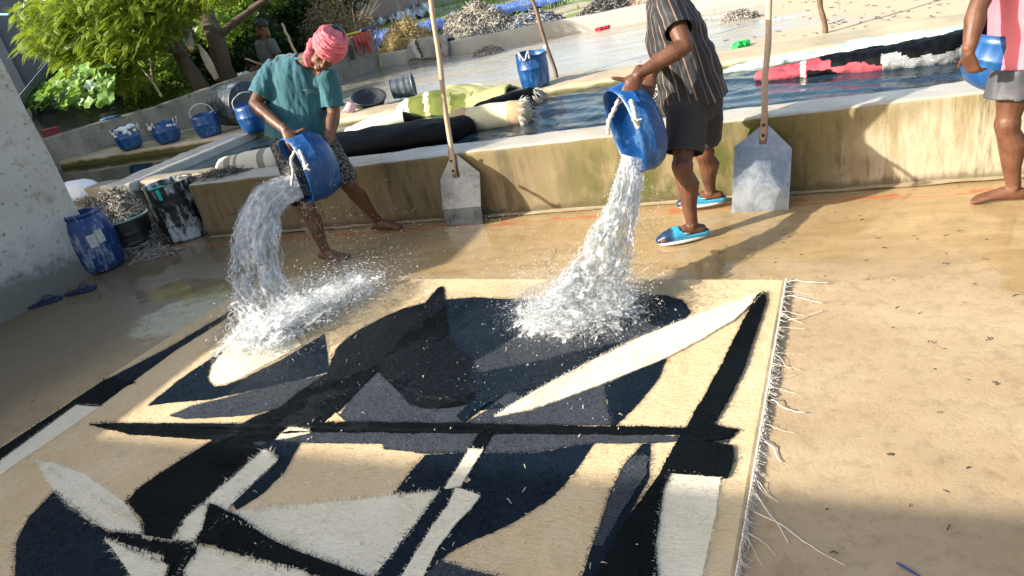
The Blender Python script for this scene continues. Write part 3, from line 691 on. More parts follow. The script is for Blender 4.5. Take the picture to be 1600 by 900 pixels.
# overturned dark drum on the ledge behind the blue buckets
def mat_drum(name, base, dust, lo=.45, hi=.6, sc=(1, 1, .12)):
    t = NT(name); a = t.noise(16, 7, .75, t.vec(sc)); b = t.noise(3.5, 5, .65, t.vec())
    f = t.math('ADD', t.math('MULTIPLY', a, .55), t.math('MULTIPLY', b, .45)); t.col(t.mix(t.ramp(f, [(lo, 0), (hi, .9)]), base, dust)); t.rough(t.ramp(f, [(.4, .32), (.6, .7)])); t.bump(a, .15, .004); return t.m
def drum_geo(r, h, open_top=True, seg=44, ribs=(.33, .66), bulge=0.0, inner_depth=None):
    prof = [(.001, 0), (r*.97, 0), (r, .012)]
    for k in range(1, 24):
        z = h*k/24; rr = r + bulge*math.sin(math.pi*z/h)
        for q in ribs: rr += .010*math.exp(-((z/h-q)/.018)**2)
        prof.append((rr, z))
    prof += [(r, h-.006), (r+.006, h)]
    if open_top: prof += [(r-.006, h), (r-.012, h-.02), (r-.012, inner_depth or .05), (.001, inner_depth or .05)]
    else: prof += [(r-.008, h), (r-.014, h-.012), (.001, h-.012)]
    mb = MB(); mb.lathe(prof, None, seg); return mb
o = empty('overturned_drum', (0, 0, 0), 'dark ribbed drum lying on its side on the ledge, streaked white', 'drum')
drum_geo(.27, .62, True, 44, (.3, .5, .7)).build('shell', mat_drum('streaked_dark_plastic', (.015, .028, .04), (.22, .27, .32), .50, .68, (1, 1, .1)), o)
p = G(372, 200, .5); o.location = (p.x+.28, p.y+.05, .78); o.rotation_euler = (R(90), 0, R(-110))

# front left drums
def barrel(o, r, h):
    prof = [(.001, 0), (r*.78, 0), (r*.83, .01), (r*.95, h*.10), (r*1.0, h*.25), (r*1.03, h*.45), (r*1.02, h*.62), (r*.97, h*.78), (r*.86, h*.90), (r*.80, h*.925), (r*.86, h*.935), (r*.86, h*.99), (r*.84, h), (r*.80, h), (r*.79, h*.93), (r*.9, h*.8), (r*.96, h*.6), (r*.9, h*.1), (.001, h*.08)]
    mb = MB(); mb.lathe(prof, None, 44, 0, lambda th, i, rr, z: (.006*math.sin(2*th)*(z/h), .004*math.sin(3*th) if z > h*.9 else 0)); return mb
o = empty('blue_barrel', (0, 0, 0), 'scuffed blue plastic barrel with torn white labels, in front of the plastered wall', 'barrel')
barrel(o, .20, .52).build('shell', BLUE2, o)
paper = simple('torn_paper', (.62, .62, .58), (.45, .44, .40), 30, .8)
def label_patch(th0, th1, z0, z1, r, h):
    mb = MB()
    def rr(z): return r*np.interp(z/h, [.1, .25, .45, .62, .78, .9], [.95, 1, 1.03, 1.02, .97, .86])+.003
    def fn(u, v):
        z = z0+(z1-z0)*v + .006*fbm((u*5, v*5, 2), 1); th = th0+(th1-th0)*u + .03*fbm((u*4, v*4, 9), 1); return (rr(z)*math.cos(th), rr(z)*math.sin(th), z)
    mb.grid(fn, 10, 10); return mb
for a in ((-.95, -.63, .23, .34), (-.60, -.30, .25, .36), (-2.55, -2.25, .12, .35)):
    label_patch(*a, .20, .52).build('torn_label', paper, o)
p = G(160, 420, 0); o.location = (p.x, p.y+.02, 0); o.rotation_euler = (R(-2), R(-1), .25)
o = empty('half_drum', (0, 0, 0), 'low black half drum of teal liquid between the blue barrel and tall black drum', 'drum')
drum_geo(.22, .31, True, 44, (.3, .6), .0, .28).build('shell', simple('black_plastic', (.012, .014, .018), (.03, .035, .04), 8, .35), o)
mb = MB(); mb.lathe([(.001, .300), (.210, .300)], None, 40); mb.build('teal_liquid', mat_water('teal_liquid', (.02, .10, .13), .08, 8, .03), o)
mb = MB(); mb.lathe([(.215, .307), (.215, .316), (.227, .318), (.231, .312), (.229, .304)], None, 44); mb.build('rim', simple('pale_rim', (.40, .50, .48), (.2, .25, .25), 10, .5), o)
p = G(213, 388, 0); o.location = (p.x, p.y, 0)
o = empty('tall_drum', (0, 0, 0), 'tall black drum splashed with white paint beside the wool heap', 'drum')
drum_geo(.215, .53, True, 48, (.33, .66), .0, .1).build('shell', mat_drum('paint_splashed_black', (.010, .012, .014), (.62, .66, .70), .50, .575, (1, 1, .3)), o)
mb = MB(); mb.tube(catmull([(.05, -.224, .51), (.06, -.229, .47), (.062, -.229, .42)], 3), [(.022, .004)]*7, 8, Vector((0, -1, 0))); mb.tube([(-.02, -.226, .525), (.12, -.196, .535)], [.008, .008], 8, Vector((0, 0, 1)))
mb.build('paint_drip', simple('turquoise_paint', (.03, .55, .50), (.02, .45, .42), 9, .4), o)
o.location = (-5.28, 4.44, 0); o.rotation_euler = (0, 0, .15)

# ---- wool heaps: many twisted strands
def strands(n, region, L, r, wig=.7, seg=5, nseg=6, up=.0):
    mbs = MB()
    for k in range(n):
        p, nrm = region(); a = RNG.random()*6.28; t1 = Vector((math.cos(a), math.sin(a), 0)); t1 = (t1-nrm*t1.dot(nrm)).normalized(); t2 = nrm.cross(t1); q = Vector(p); pts = []; h = 0
        for i in range(nseg+1):
            pts.append(q + nrm*(r*.2+abs(math.sin(i*1.3+k))*r*.9)); h += RNG.normal(0, wig); d = t1*math.cos(h)+t2*math.sin(h); q = q+d*L/nseg
        rr = r*(.35+.5*RNG.random()); rr *= .8; mbs.tube(pts, [rr*(.5+.5*math.sin(math.pi*(i+.6)/(nseg+1.2))) for i in range(nseg+1)], seg, nrm, True, int(RNG.integers(3)), False)
    return mbs
def heap(name, c, ax_, ay_, h, n, mats, label, cat, L=.12, r=.008, rot=0, parent=None, kind=None):
    cr, sr = math.cos(rot), math.sin(rot)
    def hz(u, v): q = max(0, 1-u*u-v*v); return h*q**.75*(1+.35*fbm((u*2, v*2, c[0]), 1.3))
    n = int(n*2.6); L = L*.75
    def region():
        while True:
            u, v = RNG.uniform(-1, 1), RNG.uniform(-1, 1)
            if u*u+v*v < .98: break
        z = hz(u, v); e = .02; gx = (hz(u+e, v)-z)/e/ax_; gy = (hz(u, v+e)-z)/e/ay_; nn = Vector((-gx*cr+gy*sr, -gx*sr-gy*cr, 1)).normalized()
        return (c[0]+ax_*u*cr-ay_*v*sr, c[1]+ax_*u*sr+ay_*v*cr, c[2]+z), nn
    mb = strands(n, region, L, r)
    g = MB(); g.grid(lambda a, b: (lambda u, v: (c[0]+ax_*u*cr-ay_*v*sr, c[1]+ax_*u*sr+ay_*v*cr, c[2]-.01+hz(u, v)*.97))(a*2-1, b*2-1), 40, 40)
    mb.add(g.v, g.f, 0); o = mb.build(name, mats, parent); return tag(o, label, cat, None, kind)
wm = lambda n, c: simple(n, c, tuple(v*.6 for v in c), 14, .9, .5, 60, .01)
GW = [wm('grey_wool', (.34, .31, .26)), wm('light_wool', (.56, .52, .45)), wm('dark_wool', (.15, .135, .12))]
p = G(192, 330, .25); pc = G(180, 345, .0)
heap('wool_heap', (-5.98, 4.25, .0), .52, .42, .45, 1900, GW, 'big grey heap of waste wool between the plastered wall and the tall black drum', 'wool heap', .13, .009)
mb = MB()
for k in range(40): mb.ell((-5.95+RNG.normal(0, .22), 4.12+RNG.normal(0, .14), .48+RNG.normal(0, .03)), (.025, .02, .012), None, 8, 6, int(RNG.integers(2)))
p = G(243, 400, 0); heap('wool_scrap', (p.x, p.y, 0), .2, .06, .035, 70, [wm('pinkish_wool', (.46, .36, .30))]+GW[:2], 'twist of dirty wool on the floor in front of the black half drum', 'wool scrap', .13, .009, .4)
# white sack on the heap
mb = MB(); mb.ell((0, 0, 0), (.27, .17, .10)); me = remeshed(mb, .015, 2); displace(me, lambda p, n: .02*fbm(p, 4)); p = G(142, 292, .5)
o = link('white_sack', me, simple('white_sacking', (.74, .76, .80), (.62, .64, .70), 8, .6, .4, 30, .01)); o.location = (p.x-.25, p.y, .47); o.rotation_euler = (.3, .1, .5); tag(o, 'small white sack lying behind the wool heap near the plastered wall', 'sack')
heap('fibre_scraps', (-4.75, 4.62, .5), .3, .14, .03, 90, [wm('black_fibre', (.05, .045, .04)), GW[2], GW[0]], 'tangle of dark fibres on the tank corner behind the tall black drum', 'fibre scraps', .2, .005)

# flip-flops
def flipflop(px, py, rz, label, roll=0):
    o = empty('flip_flop', (0, 0, 0), label, 'flip-flop', 'pair of dark blue flip-flops'); mb = MB()
    def hw(t): return .036+.012*math.cos((t-.75)*3.2)+.003*math.sin(t*9)
    N_ = 24; P = []
    for i in range(N_+1):
        t = i/N_; e = math.sqrt(max(0, 1-(2*t-1)**10)); P.append((-.13+.26*t, hw(t)*e))
    ring = P+[(x, -y) for x, y in P[::-1]]; n_ = len(ring)
    vs = [(x, y, 0) for x, y in ring]+[(x, y, .018) for x, y in ring]; fs = [(i, (i+1) % n_, n_+(i+1) % n_, n_+i) for i in range(n_)]
    fs += [tuple(range(n_))[::-1], tuple(range(n_, 2*n_))]; mb.add(vs, fs); mb.build('sole', simple('navy_rubber', (.008, .018, .06), (.02, .035, .09), 20, .55), o, False, .003)
    mb = MB()
    for s in (-1, 1): mb.tube(catmull([(.085, 0, .02), (.06, s*.02, .045), (.0, s*.042, .045), (-.035, s*.045, .012)], 5), [(.010, .003)]*16, 8, Vector((0, 0, 1)))
    mb.build('strap', simple('navy_strap', (.012, .03, .09), None, 20, .4), o)
    p = G(px, py, .0); o.location = (p.x, p.y, fl_z(p.x, p.y)+.004); o.rotation_euler = (0, roll, rz)
flipflop(70, 474, .75, 'dark blue flip-flop nearer the left edge, at the foot of the plastered wall')
flipflop(126, 456, .45, 'dark blue flip-flop just in front of the blue barrel')
# ================================================================== shovels and poles
WOODM = simple('old_pole_wood', (.56, .42, .28), (.38, .25, .15), 5, .6, .3, 40, .004, 0, (1, 1, .12))
WOODD = simple('dark_pole_wood', (.17, .10, .055), (.09, .055, .03), 5, .6, .3, 40, .004, 0, (1, 1, .12))
def mat_alu():
    t = NT('wet_aluminium'); a = t.noise(6, 6, .7); b = t.noise(40, 6, .8, t.vec((1, 1, .2)))
    t.col(t.mix(t.ramp(a, [(.4, 0), (.6, 1)]), (.20, .22, .25), (.34, .36, .38))); t.b.inputs['Metallic'].default_value = .85
    x, y, z = t.sep(); t.rough(t.ramp(t.math('ADD', t.math('MULTIPLY', a, .6), t.math('MULTIPLY', b, .4)), [(.4, .22), (.6, .5)])); t.bump(b, .12, .003); return t.m
ALU = mat_alu(); RUST = simple('rusty_iron', (.13, .06, .03), (.28, .20, .15), 18, .7, .3, 60, .004); BOLT = simple('dark_bolt', (.03, .02, .018), None, 9, .5)
def plane_pt(px, py, y0, y1):      # the leaning plane through (z=0,Y=y0) and (z=.5,Y=y1)
    n = Vector((0, .5, -(y1-y0))); d = ray(px, py); return CAM + d*((Vector((0, y0, 0))-CAM).dot(n)/d.dot(n))
def shovel(corners, apex, br, polepx, y0, y1, label, polemat, bend=.62):
    B = plane_pt(*corners[0], y0, y1); o = empty('wash_shovel', (B.x, B.y, 0), label, 'shovel', 'long handled metal shovels leaning on the tank wall')
    n = Vector((0, -.5, (y1-y0))).normalized()
    c = [plane_pt(*q, y0, y1) for q in corners]      # bl, br, shoulder r, shoulder l
    ap = plane_pt(*apex, y0, y1); mid_l = c[0].lerp(c[3], .36); mid_r = c[1].lerp(c[2], .36)
    mb = MB(); t = n*.003; ap1 = ap+(c[2]-c[3])*.06; ap0 = ap-(c[2]-c[3])*.06
    sheet = [c[0]+n*.0, c[1]+n*.0, mid_r+n*.018, c[2], ap1, ap0, c[3], mid_l+n*.018]
    vs = [p+t for p in sheet]+[p-t for p in sheet]
    fs = [(0, 1, 2, 7), (7, 2, 3, 6), (6, 3, 4, 5)]; fs += [tuple(i+8 for i in f[::-1]) for f in fs]; fs += [(i, i+8, (i+1) % 8+8, (i+1) % 8) for i in range(8)]
    mb.add(vs, fs); mb.build('blade', ALU, o, False)
    b0 = plane_pt(*br[0], y0, y1)+n*.03; b1 = plane_pt(*br[1], y0, y1)+n*.028; d = (b1-b0).normalized(); M = Matrix((n.cross(d), n, d)).transposed()
    mb = MB(); mb.box((b0+b1)/2-n*.012, (.042, .010, (b1-b0).length+.02), M); mb.build('bracket', RUST, o, False, .003)
    for k in (.22, .62): mb = MB(); mb.tube([b0.lerp(b1, k)-n*.008, b0.lerp(b1, k)+n*.012], [.012, .010], 10, d); mb.build('bolt', BOLT, o)
    P = [plane_pt(*q, y0, y1) for q in polepx]; pts = [b0.lerp(b1, .72)-n*.002]
    dd = (P[-1]-P[0]).normalized(); L0 = P[0]; n_ = 16
    pts = [P[0].lerp(P[-1], i/n_)+Vector((.004*math.sin(i*.9), 0, 0))+n*.02 for i in range(n_+1)]
    mb = MB(); mb.tube(pts, [.0195*(1-.12*i/n_)+.001*math.sin(i*1.7) for i in range(n_+1)], 12); mb.build('pole', polemat, o)
    return o
shovel([(1143,333),(1232,331),(1237.5,232),(1148,229)], (1196,196), [(1192,222),(1195,182)], [(1192,216),(1197,100),(1206,-60)], 4.085, 4.312,
       'long handled shovel with broad bent aluminium blade, right of the man in blue slippers', WOODM)
shovel([(697,352),(755,350),(750,270),(688,281)], (709,241), [(713,275),(706,236)], [(711,268),(700,140),(668,-60)], 4.20, 4.318,
       'long handled shovel with narrower grey blade, between the two men pouring water', WOODM)
def pole(name, a, b, r, mat, label, cat='pole', grp=None):
    mb = MB(); n_ = 18; d = b-a
    mb.tube([a+d*i/n_+Vector((.006*math.sin(i*.8), .006*math.sin(i*1.3), 0)) for i in range(n_+1)], [r*(1+.05*math.sin(i*2.1)) for i in range(n_+1)], 10)
    return tag(mb.build(name, mat), label, cat, grp)
a = G(870, 121, .49); pole('wooden_pole', a, a+(AT(832, 0, 7.25)-a)*1.5, .021, WOODD, 'thin dark wooden pole leaning by the lone blue bucket on the far ledge')
a = G(1290, 50, .47); pole('wooden_pole', a, a+(AT(1281, 0, 7.45)-a)*2.4, .024, WOODD, 'short dark wooden pole standing on the terrace near the top right')

# ================================================================== rugs soaking in the tank
def roll(name, pts, rads, mats, label, cat='rug', mif=None, seg=28, wr=.01, group=None, z0=None, ref=Vector((0, 0, 1)), n=7):
    P = catmull(pts, n); k = len(P); t = np.linspace(0, 1, k); xs = np.linspace(0, 1, len(rads))
    ra_ = np.interp(t, xs, [q[0] for q in rads]); rb_ = np.interp(t, xs, [q[1] for q in rads]); mb = MB()
    mb.tube(P, list(zip(ra_, rb_)), seg, ref); me = mb.mesh('x'); 
    bm = bmesh.new(); bm.from_mesh(me); bmesh.ops.recalc_face_normals(bm, faces=bm.faces); bm.to_mesh(me); bm.free()
    displace(me, lambda p, nn: wr*fbm(p, 5, 4)+wr*.5*fbm(p, 18, 3))
    o = link(name, me, mats)
    if mif:
        a, b = Vector(pts[0]), Vector(pts[-1]); d = (b-a)
        mi = [mif((Vector(f.center)-a).dot(d)/d.length_squared, Vector(f.center)) for f in me.polygons]; me.polygons.foreach_set('material_index', mi)
    return tag(o, label, cat, group)
def fringe(a, b, direction, L, n, mat, parent, r=.0025, name='fringe'):
    mb = MB()
    for k in range(n):
        p = a.lerp(b, RNG.random()); d = (direction+Vector(RNG.normal(0, .35, 3))).normalized(); q = p+d*L*(.5+.7*RNG.random())
        mb.tube([p, p.lerp(q, .5)+Vector(RNG.normal(0, .006, 3)), q-Vector((0, 0, .01))], [r, r, r*.5], 4, Vector((0, 0, 1)), True, 0, False)
    o = mb.build(name, mat, parent); o['kind'] = 'stuff'; return o
YEL = wool('pale_yellow_wool', (.62, .58, .36), (.70, .67, .48)); TANW = wool('tan_wool', (.47, .33, .19), (.54, .40, .25)); WBL = wool('soaked_black_wool', (.002, .0025, .003), (.005, .006, .007), .5); WBL.node_tree.nodes['Principled BSDF'].inputs['Specular IOR Level'].default_value = .08
GRN = wool('moss_green_wool', (.10, .13, .02), (.19, .21, .04)); LIME = wool('lime_yellow_wool', (.38, .37, .15), (.46, .45, .20)); MINT = wool('mint_foam_wool', (.34, .50, .42), (.48, .62, .54)); RED = wool('red_wool', (.30, .03, .055), (.40, .09, .11)); GRYF = wool('grey_foamy_wool', (.10, .11, .12), (.20, .21, .22), .8, 1, .6, (.62, .64, .64))
a = G(724, 190, .50); b = G(812, 178, .50)
o = roll('rolled_rug', [a, a.lerp(b, .5), b], [(.115, .12), (.125, .12), (.115, .12)], [YEL, TANW], 'rolled pale yellow rug with tan end bands and ragged fringe, half sunk in the tank', 'rug', lambda t, c: 1 if t < .17 or t > .86 else 0)
for ang in np.linspace(-2.0, 2.0, 9):
    p = b+Vector((.02, .10*math.sin(ang), .11*math.cos(ang))); fringe(p, p, Vector((1, .3*math.sin(ang), -.5+.4*math.cos(ang))), .09, 16, ROPE, o)
a = G(400, 246, .47); b = G(720, 204, .47)
roll('black_rug', [a, a.lerp(b, .35), a.lerp(b, .7), b], [(.24, .09), (.32, .11), (.32, .125), (.26, .11)], [WBL], 'long folded black rug floating in the tank behind the left man, glossy and wet', wr=.02)
a = G(545, 207, .45); b = G(632, 187, .45)
roll('pale_rug', [a, a.lerp(b, .5), b], [(.13, .05), (.17, .085), (.12, .075)], [W_IVORY, W_BLACK], 'ribbed ivory rug roll lying low in the water behind the long black rug', 'rug', lambda t, c: 1 if t > 1.0 else 0, wr=.012)
a = G(356, 262, .52); b = G(430, 250, .52)
roll('striped_rug', [a, a.lerp(b, .5), b], [(.11, .10), (.13, .12), (.12, .115)], [W_IVORY, simple('brown_grey_wool', (.33, .30, .24), (.28, .25, .19), 10, .9)], 'small cream rug roll with grey-brown stripes behind the left end of the tank wall', 'rug', lambda t, c: 1 if .10 < t < .18 or .28 < t < .38 or .82 < t < .92 else 0, wr=.008)
# green and yellow rug heaped on the ledge
def drape(name, fn, nu, nv, mats, mif, label, cat, thick=.016, group=None):
    mb = MB(); mb.grid(fn, nu, nv); mb.mi = [mif(((k % nu)+.5)/nu, ((k//nu)+.5)/nv) for k in range(nu*nv)]
    o = mb.build(name, mats); s = o.modifiers.new('thick', 'SOLIDIFY'); s.thickness = thick; s.offset = 1; return tag(o, label, cat, group)
def yel_fn(u, v):
    p = G(655+160*u-18*v, 186-26*u-34*v+8*math.sin(u*3), .5); y = 6.28+.62*v; x = -3.9+1.30*u-.05*v
    h = .52+.05*math.sin(u*7+1)*math.sin(v*4+.5)+.10*math.exp(-((u-.38)/.25)**2)*(.4+.6*math.sin(v*3.1)) + .02*fbm((u*5, v*5, 0), 1)
    h -= .12*max(0, .25-v)/.25 + .05*max(0, .12-u)/.12; return (x, y+.03*fbm((u*4, v*3, 3), 1), h)
drape('yellow_green_rug', yel_fn, 60, 34, [LIME, GRN, W_IVORY], lambda u, v: (2 if (u < .09 or v > .93) else (1 if (v < .55+.1*math.sin(u*9) and u < .66 and math.sin(u*34+v*5) > -.75) else (0 if u > .3 or v > .5 else 2))), 'crumpled lime yellow and moss green rug heaped on the far ledge', 'rug', .02)
a = G(750, 172, .48); b = G(830, 152, .48)
o = roll('black_fringed_rug', [a, a.lerp(b, .5), b], [(.14, .06), (.15, .09), (.12, .09)], [WBL], 'black rug end with a white fringe hanging into the water beside the pale yellow roll', wr=.012)
for k in np.linspace(-1, 1, 7):
    p = b+Vector((.05, .1*k, .08-.05*k*k)); fringe(p, p, Vector((.6, 0, -1)), .13, 22, ROPE, o, .003)
# red, black and mint rug on the right
pts = [G(1186, 119, .45), G(1300, 103, .47), G(1420, 88, .48), G(1540, 70, .48), G(1700, 45, .48)]
def rbm(t, c):
    n_ = .03*fbm(c, 7); k_ = c.z-.46
    if .150 < t < .168: return 4
    if t+n_+k_*.6 < .27: return 1 if (k_ < .02+n_ and t > .17) else 2
    if k_ < .03+n_*1.2 and .24 < t+n_ < .40: return 2
    if k_ < .07+n_*1.5 and t+n_ > .40: return 3
    return 1
o = roll('red_black_rug', pts, [(.10, .04), (.17, .085), (.2, .11), (.2, .13), (.2, .13)], [MINT, WBL, RED, GRYF, W_IVORY], 'long red and black rug with grey foam lying in the right part of the tank', 'rug', rbm, wr=.018, n=48, seg=64)
pts = [G(1130, 112, .43), G(1250, 90, .43), G(1370, 74, .43), G(1500, 60, .43), G(1650, 40, .43)]
roll('mint_rug', pts, [(.08, .02), (.17, .045), (.20, .075), (.2, .09), (.2, .10)], [MINT], 'pale mint foamy rug spread in the water behind the red and black rug', wr=.02, n=20)

# tubs beyond the ledge
def tub(p, r, h, rot, mat, label, name='plastic_tub', ribs=(.3, .6, .85), taper=.88):
    o = empty(name, (0, 0, 0), label, 'tub'); mb = MB()
    prof = [(.001, 0), (r*taper, 0)]+[(r*(taper+(1-taper)*k/14)+(.008 if any(abs(k/14-q) < .05 for q in ribs) else 0), h*k/14) for k in range(15)]+[(r+.012, h), (r+.012, h+.012), (r-.01, h+.01), (r*taper-.01, .02), (.001, .02)]
    mb.lathe(prof, None, 36); mb.build('shell', mat, o); o.location = p; o.rotation_euler = rot; return o
p = G(598, 160, .47); tub((p.x+.15, p.y+.05, .60), .135, .27, (R(90), 0, R(112)), mat_drum('grey_streaked_plastic', (.05, .07, .09), (.22, .25, .28), .46, .68, (1, 1, .15)), 'grey ribbed plastic tub lying on its side on the flooded terrace')
p = G(572, 168, .5); tub((p.x, p.y+.1, .52), .2, .09, (R(22), R(8), R(30)), simple('black_plastic', (.012, .014, .018)), 'shallow black basin tipped against the far ledge', 'black_basin', ())
p = G(556, 174, .5); tub((p.x, p.y-.04, .60), .07, .10, (R(150), R(20), 0), simple('pink_plastic', (.72, .42, .46), (.62, .34, .38), 6, .5, 0), 'small pink plastic mug beside the black basin on the ledge', 'pink_mug', (), .7)

# small things on the terrace and walls
def lump(name, c, r, mats, label, cat, n=60, L=.06, rr=.008): return heap(name, c, r[0], r[1], r[2], n, mats, label, cat, L, rr)
p = G(1155, 31, .46); lump('wool_clump', (p.x, p.y, .455), (.24, .10, .10), GW, 'small dirty wool clump on the terrace above the green bag', 'wool clump', 160, .08, .009)
p = G(762, 84, .46); lump('wool_clump', (p.x, p.y, .455), (.28, .2, .10), GW, 'low dirty wool clump in the flooded terrace below the long low wall', 'wool clump', 160, .10, .010)
def bag(px, py, c1, label, name, cat, s=(.1, .05, .035), rz=.6, z=.46):
    mb = MB(); mb.ell((0, 0, 0), s, None, 14, 8); mb.ell((s[0]*.7, s[1]*.3, .01), (s[0]*.5, s[1]*.6, s[2]*.7), None, 10, 6); me = remeshed(mb, min(s)*.22, 1); displace(me, lambda p, n: min(s)*.5*fbm(p, 30)+min(s)*.2*fbm(p, 70))
    o = link(name, me, simple(name+'_stuff', c1, tuple(v*.7 for v in c1), 12, .4)); p = G(px, py, z); o.location = (p.x, p.y, z+s[2]*.5); o.rotation_euler = (0, 0, rz); return tag(o, label, cat)
bag(1157, 73, (.02, .62, .10), 'crumpled bright green plastic bag on the edge of the terrace', 'green_bag', 'bag')
bag(941, 46, (.62, .03, .06), 'red slipper lying on the terrace under the low wall', 'red_slipper', 'slipper', (.13, .05, .03), .5)
bag(380, 117, (.70, .70, .66), 'white soap block on top of the boundary wall behind the left man', 'soap_block', 'soap', (.10, .05, .03), 1.1, .97)
bag(398, 108, (.50, .05, .04), 'small red cloth on the boundary wall next to the white soap block', 'red_cloth', 'cloth', (.10, .05, .03), 1.1, .98)
# red cloth hanging over the wall corner, yellow and blue strip on top
c = Vector((-7.25, 11.35, 1.155))
mb = MB(); mb.grid(lambda u, v: Vector(c)+dW*(.36*(u-.5)) - nW*(.02+.03*math.sin(u*26)*v+.02*v) + Vector((0, 0, .03-(.42*v if v > .12 else 0)*(.7+.3*math.sin(u*19)))) + nW*(.14*max(0, 1-v/.12)), 26, 14)
o = mb.build('hanging_red_cloth', simple('red_cloth_stuff', (.36, .012, .03), (.25, .01, .02), 8, .8)); o.modifiers.new('t', 'SOLIDIFY').thickness = .008; tag(o, 'dark red cloth hanging over the corner of the boundary wall', 'cloth')
mb = MB(); mb.box(Vector((-7.17, 11.52, 1.2)), (.30, .05, .03), Matrix.Rotation(1.1, 3, 'Z'))
tag(mb.build('blue_strap', simple('blue_strap_stuff', (.02, .10, .30)), smooth=False, bevel=.005), 'short blue strip lying on the very end of the boundary wall', 'strap')
mb = MB(); mb.box(Vector((-7.30, 11.2, 1.18)), (.34, .04, .03), Matrix.Rotation(1.1, 3, 'Z'))
tag(mb.build('yellow_strap', simple('yellow_strap_stuff', (.60, .66, .06)), smooth=False, bevel=.005), 'short yellow strip on the end of the boundary wall beside the red cloth', 'strap')
mb = MB(); p = AT(548, 82, 11.0); mb.box(p+nW*-.02, (.09, .03, .26), Matrix.Rotation(1.1, 3, 'Z')); tag(mb.build('dark_bracket', BOLT, smooth=False, bevel=.004), 'small dark iron bracket on the boundary wall beside the pink turban', 'bracket')
p = G(1022, 150, .5); heap('rope_coil', (p.x, p.y-.05, .5), .16, .12, .09, 60, [ROPE, GW[0]], 'coil of dirty white rope on the tank wall beside the striped shirt', 'rope', .35, .009)

# striped blanket over the low wall
c0 = G(690, 70, .7)
def blk(u, v):
    x = -6.45+.85*u; s = (v-.5)*1.0; y = 11.69+ (s*.35 if abs(s) < .25 else (.0875+.10*(abs(s)-.25))*(1 if s > 0 else -1)); z = .72-(max(0, abs(s)-.2)*.9)+.10*math.exp(-((u-.45)/.3)**2)*(1-abs(s)); 
    return (x+.05*fbm((u*3, v*4, 2), 1)+.12*(v-.5), y-.03*math.sin(u*14)*(1 if s < -.1 else .4)-.03, z+.04*fbm((u*4, v*4, 0), 1)+.05*max(0, math.sin(u*9)))
drape('striped_blanket', blk, 50, 44, [simple('grey_blanket', (.30, .28, .25), (.24, .22, .2), 9, .9), simple('white_stripe', (.60, .57, .52)), simple('black_stripe', (.05, .045, .04))], lambda u, v: 1 if (.22 < (u+.3*v) % .5 < .30) else (2 if .30 < (u+.3*v) % .5 < .35 else 0), 'grey striped blanket thrown over the low wall', 'blanket', .02)
HAY = [simple('hay', (.62, .47, .20), (.46, .33, .12), 12, .9), simple('pale_hay', (.74, .60, .32)), simple('dark_hay', (.26, .18, .08))]
p = G(632, 72, .5); heap('hay_heap', (-6.95, 12.45, .44), .62, .55, .60, 900, HAY, 'heap of golden straw behind the low wall next to the striped blanket', 'straw heap', .34, .009)
BLW = [wm('blueish_wool', (.10, .17, .34)), GW[0], GW[1]]
heap('grey_wool_heap', (-5.6, 12.9, .44), .95, .75, .58, 1100, [GW[0], GW[1], wm('mid_wool', (.30, .27, .24))], 'big grey and brown waste wool heap behind the low wall, right of the striped blanket', 'wool heap', .22, .02)
heap('blue_wool_heap', (-4.4, 12.75, .44), .75, .6, .34, 700, [GW[0], BLW[0], GW[1]], 'lower heap of grey and blue waste wool behind the low wall', 'wool heap', .2, .018)
heap('dark_wool_heap', (-2.95, 12.5, .44), .6, .5, .32, 500, [GW[2], wm('black_wool', (.06, .06, .065)), GW[0]], 'small dark waste wool heap behind the low wall near the striped shirt', 'wool heap', .2, .018)
heap('pale_wool_heap', (-1.9, 12.6, .44), .75, .55, .45, 700, [GW[1], GW[0], wm('rusty_wool', (.44, .22, .14))], 'pale pinkish waste wool heap behind the low wall, right of the dark heap', 'wool heap', .2, .018)
# tarps in the field
def tarp(name, corners, mat, label, amp=.04, nu=60, nv=20, z=.5, cat='tarp'):
    Q = [G(px, py, z) for px, py in corners]
    def fn(u, v):
        p = Q[0].lerp(Q[1], u).lerp(Q[3].lerp(Q[2], u), v); return (p.x+.25*fbm((u*5, v*5, 1), 1), p.y+.2*fbm((u*6, v*6, 2), 1), z+amp*abs(fbm((u*9, v*5, 0), 1.3, 5))*2+.01)
    mb = MB(); mb.grid(fn, nu, nv); o = mb.build(name, mat); o.modifiers.new('t', 'SOLIDIFY').thickness = .012; return tag(o, label, cat)
BT = simple('blue_tarpaulin', (.05, .12, .46), (.12, .20, .55), 4, .45, .4, 8, .05)
tarp('blue_tarp', [(583, 80), (700, 42), (690, 30), (585, 52)], BT, 'crumpled blue tarpaulin on the grass behind the straw heap', .10)
tarp('blue_tarp', [(700, 44), (880, 4), (850, -6), (700, 26)], BT, 'long faded blue tarpaulin running away across the field beyond the wool heaps', .08)
tarp('white_plastic_sheet', [(582, 44), (672, 24), (668, 2), (600, 10)], simple('white_plastic', (.62, .67, .68), (.48, .54, .56), 7, .35, .5, 10, .05), 'heap of crumpled white plastic sheeting on the grass by the brick wall', .28)
tarp('green_plastic_sheet', [(626, 16), (648, 12), (650, 2), (628, 4)], simple('green_plastic', (.02, .30, .14), None, 7, .4), 'small green plastic sheet by the brick wall, above the white sheeting', .2, 20, 12, .6)
